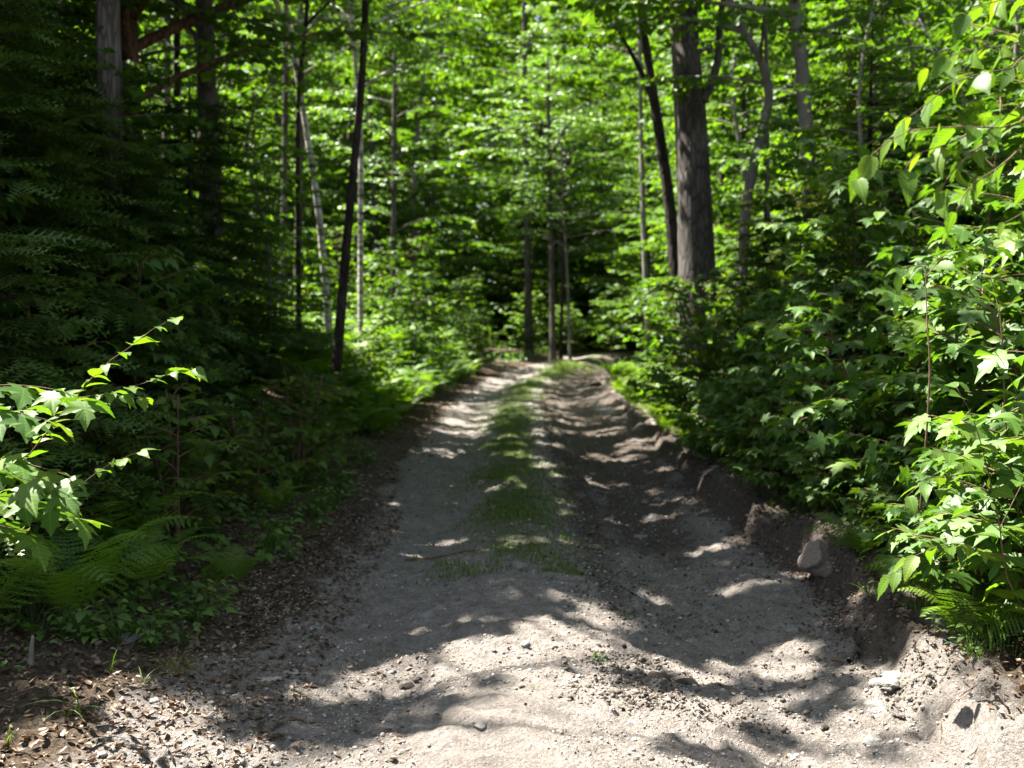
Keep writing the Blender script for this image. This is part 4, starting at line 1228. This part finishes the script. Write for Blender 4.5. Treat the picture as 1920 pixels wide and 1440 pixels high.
hand_plant('viburnum_shoot', 'arching shoots with small oval leaves catching the sun on the left', 'shoot', [
    [m0] + B((-40, 1000, 4.35), (50, 860, 4.25), (120, 770, 4.15), (190, 690, 4.1), (245, 650, 4.1), (290, 615, 4.05), (345, 590, 4.05)),
    B((140, 775, 4.15), (200, 740, 4.1), (280, 715, 4.1), (330, 695, 4.05), (385, 690, 4.05)),
    B((150, 745, 4.15), (200, 740, 4.1), (250, 745, 4.1), (290, 750, 4.1)),
    B((125, 930, 4.2), (190, 880, 4.2), (240, 855, 4.2), (285, 840, 4.2)),
], OVATE_HI, .078, .032, M_OVATE, .003, woodmat=M_TWIG, droop=.1, njit=.3, tone=(.6, .2), start=.3, pairs=True)
m0 = on(-1.75, 4.9, -.02)
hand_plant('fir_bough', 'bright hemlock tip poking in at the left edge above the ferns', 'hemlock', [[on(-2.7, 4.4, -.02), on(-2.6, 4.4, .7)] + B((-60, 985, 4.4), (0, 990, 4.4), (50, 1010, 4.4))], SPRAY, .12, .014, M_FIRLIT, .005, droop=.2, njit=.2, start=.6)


# ---- ferns
R = np.random.default_rng(113)
FROND_HI = [T_frond(20, 6, .20, .50, 1), T_frond(18, 6, .22, .62, 2), T_frond(22, 6, .19, .42, 3)]
FROND_LO = [T_frond(15, 1, .20, .50, 4), T_frond(13, 1, .22, .62, 5), T_frond(16, 1, .19, .40, 6)]


def fern_parts(nf, L, hi):
    """near ferns: every frond a part; far ferns: one mesh"""
    out = []
    one = Buf()
    for i in range(nf):
        a = i * 6.283 / nf + R.normal(0, .25)
        T = (FROND_HI if hi else FROND_LO)[i % 3]
        d = np.array([[math.cos(a), math.sin(a), 0.0]]); nr = np.array([[0, 0, 1.0]]) + R.normal(0, .18, (1, 3))
        bb = Buf() if hi else one
        bb.inst(T, frames(d, nr, np.array([L * R.uniform(.75, 1.15)])), np.array([[math.cos(a) * .02, math.sin(a) * .02, -.01]]), np.array([np.clip(R.normal(.5, .2), 0, 1)]))
        if hi:
            out.append(('frond', make_mesh('frond', bb, M_FERN, False)))
    return out if hi else make_mesh('fern', one, M_FERN, False)


FERN_HI = [fern_parts(8, .75, True), fern_parts(7, .62, True), fern_parts(9, .5, True)]
for x_, y_, k, s_, lab in ((-2.15, 5.3, 0, 1.0, 'large shaded fern at the left edge of the foreground'), (-1.95, 5.75, 1, .95, 'shaded fern with upright fronds beside the leaf littered left verge'), (-2.5, 5.0, 1, 1.1, 'fern cut by the left edge of the picture'), (-2.35, 6.2, 0, 1.05, 'dim fern behind the large one on the left'), (-1.62, 6.3, 2, .7, 'small fern spreading over the dark left verge'),
                           (2.05, 5.15, 2, .95, 'fern leaning from the right bank under the bright saplings'), (2.2, 4.05, 0, .62, 'bright fern at the bottom right edge on the bank'), (1.95, 4.6, 2, .8, 'fern with narrow fronds on the rim of the bank beside the grass'), (2.3, 5.6, 0, .7, 'fern half hidden under the bright saplings on the right'), (2.0, 6.2, 2, .8, 'low fern drooping over the cut face of the right bank'), (2.35, 6.7, 1, .8, 'shaded fern on the right bank with one long frond'), (2.12, 7.3, 2, .7, 'small shaded fern on the rim of the right bank'),
                           (1.98, 11.2, 1, .95, 'yellow green fern clump leaning over the right edge midway'), (2.3, 12.0, 0, .9, 'bigger yellow green fern just beyond the clump on the right edge'), (2.15, 13.1, 2, 1.0, 'sunny fern farthest along the right edge before the bushes')):
    put('fern', FERN_HI[k], on(x_, y_), lab, 'fern', None, R.uniform(0, 6.28), s_)
FERN_LO = [fern_parts(9, .85, False), fern_parts(8, .7, False), fern_parts(10, .95, False)]
for i in range(230):
    y_ = 13.8 + 15.5 * R.random(); t_ = -1.85 - 3.4 * R.random() ** 1.4
    link('fern', FERN_LO[i % 3], None, 'bright green fern in the sunlit bed on the left of the track', 'fern', 'ferns in the sunlit bed on the left', None, on(t_ + float(xc(y_)), y_), R.uniform(0, 6.28), R.uniform(.85, 1.15) * (.75 + .5 * min(1, (-t_ - 1.8) / 1.5)))
for i in range(70):
    y_ = 9.5 + 18 * R.random(); t_ = 1.75 + 1.8 * R.random() ** 1.4
    link('fern', FERN_LO[i % 3], None, 'light green fern on the sunny verge right of the track', 'fern', 'ferns on the sunny right verge', None, on(t_ + float(xc(y_)), y_), R.uniform(0, 6.28), R.uniform(.5, .85))
for i in range(22):
    y_ = 7.0 + 7 * R.random(); t_ = -2.0 - 1.2 * R.random()
    link('fern', FERN_LO[i % 3], None, 'dim fern in the shade at the foot of the left firs', 'fern', 'dim ferns at the foot of the left firs', None, on(t_ + float(xc(y_)), y_), R.uniform(0, 6.28), R.uniform(.4, .7))

# ---- low herbs on the left verge
R = np.random.default_rng(114)
def herb_mesh(n, size, h):
    bb = Buf()
    a = R.uniform(0, 6.28, n); r = R.uniform(.01, .12, n)
    p = np.c_[np.cos(a) * r, np.sin(a) * r, R.uniform(.2, 1, n) * h]
    scatter_leaves(bb, OVATE, p, np.c_[np.cos(a), np.sin(a), R.normal(-.1, .2, n)], np.c_[R.normal(0, .3, n), R.normal(0, .3, n), np.ones(n)], size * R.uniform(.6, 1.2, n), R.random(n) * .8)
    for i in range(n):
        tube(bb, np.array([[0, 0, -.01], p[i] * [.5, .5, .8], p[i]]), [.002, .0015, .001], 3)
    return make_mesh('herb', bb, M_LEAF, False)
HERB = [herb_mesh(14, .055, .14), herb_mesh(10, .07, .10), herb_mesh(18, .045, .18)]
for i in range(150):
    y_ = 5.0 + 6.5 * R.random() ** 1.2; t_ = -1.62 - 0.9 * R.random() ** 1.2 - .12 * (y_ < 6)
    link('woodland_herb', HERB[i % 3], None, 'small leafy herb on the shaded leaf mould of the left verge', 'herb', 'small herbs on the left verge', None, on(t_ + float(xc(y_)), y_), R.uniform(0, 6.28), R.uniform(.7, 1.3))
for i in range(90):
    y_ = 4.4 + 10 * R.random() ** 1.2; t_ = float(bank_edge(y_)) + .2 + .5 * R.random()
    link('woodland_herb', HERB[i % 3], None, 'small leafy herb on top of the right bank', 'herb', 'small herbs on the right bank', None, on(t_ + float(xc(y_)), y_), R.uniform(0, 6.28), R.uniform(.7, 1.3))


# ---- grass tufts
R = np.random.default_rng(115)
def tuft_mesh(n, h, spread, mat=None, w=.018, bend=.6):
    bb = Buf()
    a = R.uniform(0, 6.28, n); r = spread * R.random(n) ** .7
    hh = h * R.uniform(.45, 1.1, n)
    c, s = np.cos(a), np.sin(a)
    M_ = np.stack([np.stack([c, s * 0 - s, 0 * c], -1), np.stack([s, c, 0 * c], -1), np.stack([0 * c, 0 * c, 1 + 0 * c], -1)], 1)
    M_ = M_ * hh[:, None, None]
    b2 = R.uniform(.2, 1.1, n)
    for lo, hi_ in ((0, .5), (.5, .8), (.8, 1.2)):
        q = (b2 >= lo) & (b2 < hi_)
        bb.inst(T_blade(5, w, (lo + hi_) / 2 * bend * 1.4), M_[q], np.c_[np.cos(a + 2) * r, np.sin(a + 2) * r, 0 * r - .004][q], np.clip(R.normal(.5, .25, n), 0, 1)[q])
    return make_mesh('grass_tuft', bb, mat or M_GRASS, False)


def gpx(px, py):
    """ground point seen at a pixel"""
    d = 5.0
    for _ in range(30):
        q = P(px, py, d)
        zz = float(gz(q[0], q[1], False))
        d *= 1 + 0.8 * (q[2] - zz) / max(.2, (CAM[2] - zz))
    q = P(px, py, d)
    return on(q[0], q[1])


TUFT = [tuft_mesh(26, .14, .06), tuft_mesh(34, .10, .10), tuft_mesh(9, .2, .03, w=.022, bend=1.0)]
DRY = tuft_mesh(60, .16, .09, M_STRAW, .012, 1.6)
SPRIG = [tuft_mesh(3, .16, .01, w=.028, bend=1.3), tuft_mesh(4, .12, .012, w=.026, bend=1.0), tuft_mesh(2, .2, .01, w=.022, bend=1.5)]
for px, py, me, s_, lab in ((205, 1262, SPRIG[1], 1.15, 'upright yellow green grass sprig on the left leaf litter'), (268, 1290, SPRIG[0], .8, 'short spreading grass sprig left of the dry grass clump'), (150, 1342, SPRIG[2], 1.0, 'bowed bright grass blade at the shadow edge, bottom left'), (125, 1340, SPRIG[0], .7, 'small grass sprig left of the bowed blade'),
                            (12, 1400, SPRIG[1], 1.0, 'grass sprig at the bottom left corner'), (330, 1262, DRY, .8, 'clump of flattened yellowed grass on the left verge'), (375, 1220, SPRIG[1], .8, 'faint grass sprig above the yellowed clump'), (1076, 1165, SPRIG[2], .6, 'lone upright grass blade on the crown of the track'),
                            (1000, 1290, SPRIG[0], .35, 'tiny grass sprig in the foreground shadow'), (1175, 1162, SPRIG[0], .5, 'tiny spread sprig beside the muddy rut')):
    link('grass_tuft', me, None, lab, 'grass', None, None, gpx(px, py), R.uniform(0, 6.28), s_)
for i in range(16):
    px = R.uniform(885, 970); py = R.uniform(878, 908)
    link('grass_tuft', TUFT[i % 2], None, 'short green grass tuft in the patch on the crown of the track', 'grass', 'tufts in the patch on the crown', None, gpx(px, py), R.uniform(0, 6.28), R.uniform(.5, .9))
for i in range(60):
    y_ = R.uniform(30, 34.5); t_ = R.normal(0.1, .38)
    link('grass_tuft', TUFT[i % 2], None, 'bright sunlit grass tuft between the ruts at the far end', 'grass', 'sunlit grass at the far end of the track', None, on(t_ + float(xc(y_)), y_), R.uniform(0, 6.28), R.uniform(1.5, 2.9))
for i in range(26):
    y_ = R.uniform(15, 29); t_ = R.normal(0.0, .22) + float(tc(y_))
    link('grass_tuft', TUFT[1], None, 'low grass tuft on the crown of the track farther up', 'grass', 'low tufts farther up the crown', None, on(t_ + float(xc(y_)), y_), R.uniform(0, 6.28), R.uniform(.5, .9))
for i in range(60):
    y_ = R.uniform(11, 30); sd = R.choice([-1, 1]); t_ = sd * (1.72 + .12 * (sd > 0) + .5 * R.random())
    link('grass_tuft', TUFT[i % 3], None, 'grass tuft fringing the %s edge of the track' % ('left' if sd < 0 else 'right'), 'grass', 'grass along the %s edge' % ('left' if sd < 0 else 'right'), None, on(t_ + float(xc(y_)), y_), R.uniform(0, 6.28), R.uniform(1.2, 2.6))
for i in range(46):
    y_ = 4.2 + 9 * R.random() ** 1.3; t_ = float(bank_edge(y_)) + .14 + .3 * R.random()
    link('grass_tuft', TUFT[i % 3], None, 'thin grass tuft on the crumbling rim of the right bank', 'grass', 'grass on the rim of the right bank', None, on(t_ + float(xc(y_)), y_), R.uniform(0, 6.28), R.uniform(.6, 1.1))
link('seedling', HERB[1], None, 'small green seedling lying on the sunlit dirt', 'seedling', None, None, gpx(1122, 1238), 1.0, .42)


# ---- stones and clods
R = np.random.default_rng(116)
def stone_mesh(flat=.5, seed=0, mat=M_STONE, lump=.35, elong=1.0, tpl=None):
    V, Fc = ICO3
    rr = np.random.default_rng(seed)
    o = rr.uniform(0, 50)
    r = 1 + lump * ((fbm(V[:, 0] * 1.1 + o, V[:, 1] * 1.1 + V[:, 2] * .9, 3, o) - .5) * 2) + .08 * (fbm(V[:, 0] * 5 + o, V[:, 1] * 5 + V[:, 2] * 4, 2, o) - .5)
    W = V * r[:, None]
    for _ in range(5):                                    # a few flat broken faces
        nrm = unit(rr.normal(0, 1, 3)); k = rr.uniform(.6, .85)
        h = W @ nrm; W = W - np.clip(h - k, 0, None)[:, None] * nrm
    W = W * [elong, 1, flat]
    return make_mesh('stone', Buf().add(W, Fc, .5), mat, True, uv=False)


ST = [stone_mesh(.6, 1, lump=.5), stone_mesh(.5, 2, elong=1.4, lump=.5), stone_mesh(.7, 3, lump=.5), stone_mesh(.45, 4, elong=1.2, lump=.5)]
STP = [stone_mesh(.6, 5, M_STONE_PALE), stone_mesh(.4, 6, M_STONE_PALE, elong=1.4)]
CL = [stone_mesh(.6, 7, M_CLOD, .6), stone_mesh(.5, 8, M_CLOD, .6)]
MUDROCK = stone_mesh(.85, 9, simple_mat('muddy_stone', (.08, .065, .053), (.24, .20, .17), 10, .95, .9), .55, 1.25)
for px, py, me, s_, dz, lab in ((1540, 1092, MUDROCK, .125, -.015, 'rounded muddy boulder jutting from the right bank'), (1635, 1392, STP[0], .045, .0, 'pale angular stone in the sunlit dirt at the bottom right'), (1650, 1330, ST[1], .055, .0, 'flat grey stone at the shadow edge, bottom right'), (1660, 1292, ST[3], .055, .0, 'flat grey stone behind the shadow edge stone'),
                                (1680, 1268, STP[1], .06, .0, 'pale flat stone at the foot of the right bank'), (290, 1316, STP[0], .024, .006, 'small white stone on the left leaf litter'), (272, 1203, STP[0], .02, .004, 'whitish pebble beside the grey stone on the left verge'), (240, 1198, ST[0], .05, .005, 'brownish grey stone among leaves on the left verge'),
                                (545, 1262, STP[1], .045, -.006, 'pale flat stone in the broken light left of centre'), (505, 1278, ST[3], .05, -.008, 'grey flat stone beside the pale one left of centre'), (440, 1303, STP[0], .026, -.004, 'small pale stone on the left of the sunlit patch'), (396, 1323, STP[0], .014, 0, 'tiny white pebble near the left shadow edge'),
                                (830, 1140, ST[0], .055, -.008, 'grey stone at the edge of the shade on the left rut'), (800, 1158, ST[2], .06, -.008, 'rough grey stone catching light just below the shaded rut'), (985, 1212, ST[2], .03, 0, 'dark knobby stone in the middle of the sunlit crown'), (905, 1360, ST[1], .035, -.004, 'brown stone half sunk in the foreground dirt'),
                                (1115, 724, CL[0], .16, .05, 'dark clod lying in the right rut far up the track'), (760, 1290, CL[1], .04, 0, 'crumbly dark clod left of the foreground light'), (1240, 1270, CL[0], .055, 0, 'muddy clod beside the right rut in the foreground'), (1290, 1285, CL[1], .06, 0, 'second muddy clod right of the foreground light'),
                                (975, 1062, ST[3], .06, -.008, 'flat stone just right of the long twig'), (1220, 972, ST[1], .07, -.012, 'pale flat stone in the shaded right rut'), (680, 1058, ST[3], .10, -.03, 'broad flat stone sunk in the left rut'), (590, 1180, ST[3], .06, -.01, 'small flat stone on the left shoulder'), (1100, 790, STP[1], .1, -.01, 'light stone on the crown far up the track')):
    q = gpx(px, py); q[2] += dz
    link('clod' if 'clod' in lab else 'stone', me, None, lab, 'clod' if 'clod' in lab else 'stone', None, None, q, R.uniform(0, 6.28), s_)
for i in range(60):
    y_ = 5.6 + 9 * R.random() ** 1.4; t_ = R.normal(-.8, .3) if i % 3 else R.normal(1.0, .3)
    s_ = R.uniform(.012, .045)
    lab, g_ = ('grey stone bedded in the shaded left wheel rut', 'stones bedded in the left rut') if i % 3 else ('grey stone bedded in the muddy right wheel rut', 'stones bedded in the right rut')
    q = on(t_ + float(xc(y_)), y_); q[2] -= .12 * s_
    link('stone', ST[i % 4], None, lab, 'stone', g_, None, q, R.uniform(0, 6.28), s_)

# ---- twigs, sticks, dead branches
R = np.random.default_rng(117)
def stick(name, label, pts, r, mat=M_TWIG, forks=()):
    b_ = Buf(); base = np.asarray(pts[0]); c = curve(np.asarray(pts) - base, 14)
    tube(b_, c, np.linspace(r, r * .5, 14), 6, rough=.2)
    for f in forks:
        tube(b_, curve(np.asarray(f) - base, 6), np.linspace(r * .5, r * .2, 6), 5)
    o = link(name, make_mesh(name, b_, mat, True, uv=False), None, label, 'stick', None, None, base)
    return o
def G(*q, dz=.008):
    return [gpx(a_, b_) + [0, 0, dz] for a_, b_ in q]
stick('twig', 'long curved twig lying across the shaded crown of the track', G((760, 1052), (820, 1046), (880, 1037), (950, 1040)), .008)
stick('stick', 'short broken stick standing out of the sunlit dirt, lower right', G((1592, 1252), (1603, 1238), (1612, 1226), dz=.02), .014, M_BARK)
stick('stick', 'small brown stick left of the broken stick, lower right', G((1560, 1236), (1578, 1240)), .009)
stick('twig', 'dark twig on the sunlit dirt, bottom left', G((515, 1366), (545, 1358), (570, 1352)), .007)
stick('twig', 'thin twig in the shade at the left edge of the track', G((530, 978), (570, 980), (610, 984)), .008)
stick('branch', 'bare pale dead branch reaching right from the far pinkish trunk', [P(1032, 412, 36), P(1080, 407, 35), P(1130, 399, 34.5), P(1200, 394, 34)], .024, M_BARK_GREY)
stick('branch', 'lower bare pale dead branch in front of the far trees', [P(1059, 446, 36.5), P(1090, 440, 35.5), P(1125, 433, 35), P(1165, 429, 34.5)], .024, M_BARK_GREY)
stick('stake', 'short weathered stick poking up from the leaf litter at the left edge', [gpx(58, 1254), gpx(58, 1254) + [.004, 0, .06], gpx(58, 1254) + [.012, 0, .125]], .014, M_BARK_GREY)
# roots hanging from the torn right bank
for i, y_ in enumerate((3.85, 4.05, 4.7, 5.9, 7.0)):
    e_ = float(bank_edge(y_)) + float(xc(y_))
    pts = [on(e_ + .2, y_ + .08, .0), on(e_ + .12, y_ + .03, .008), on(e_ + .05, y_ - .03 + R.normal(0, .03), .006), on(e_ + .01, y_ - .05 + R.normal(0, .05), .0)]
    o = stick('root', 'dark root hanging from the torn face of the right bank', pts, R.uniform(.002, .0045), M_TWIG)
    o['group'] = 'roots in the right bank'; o['category'] = 'root'
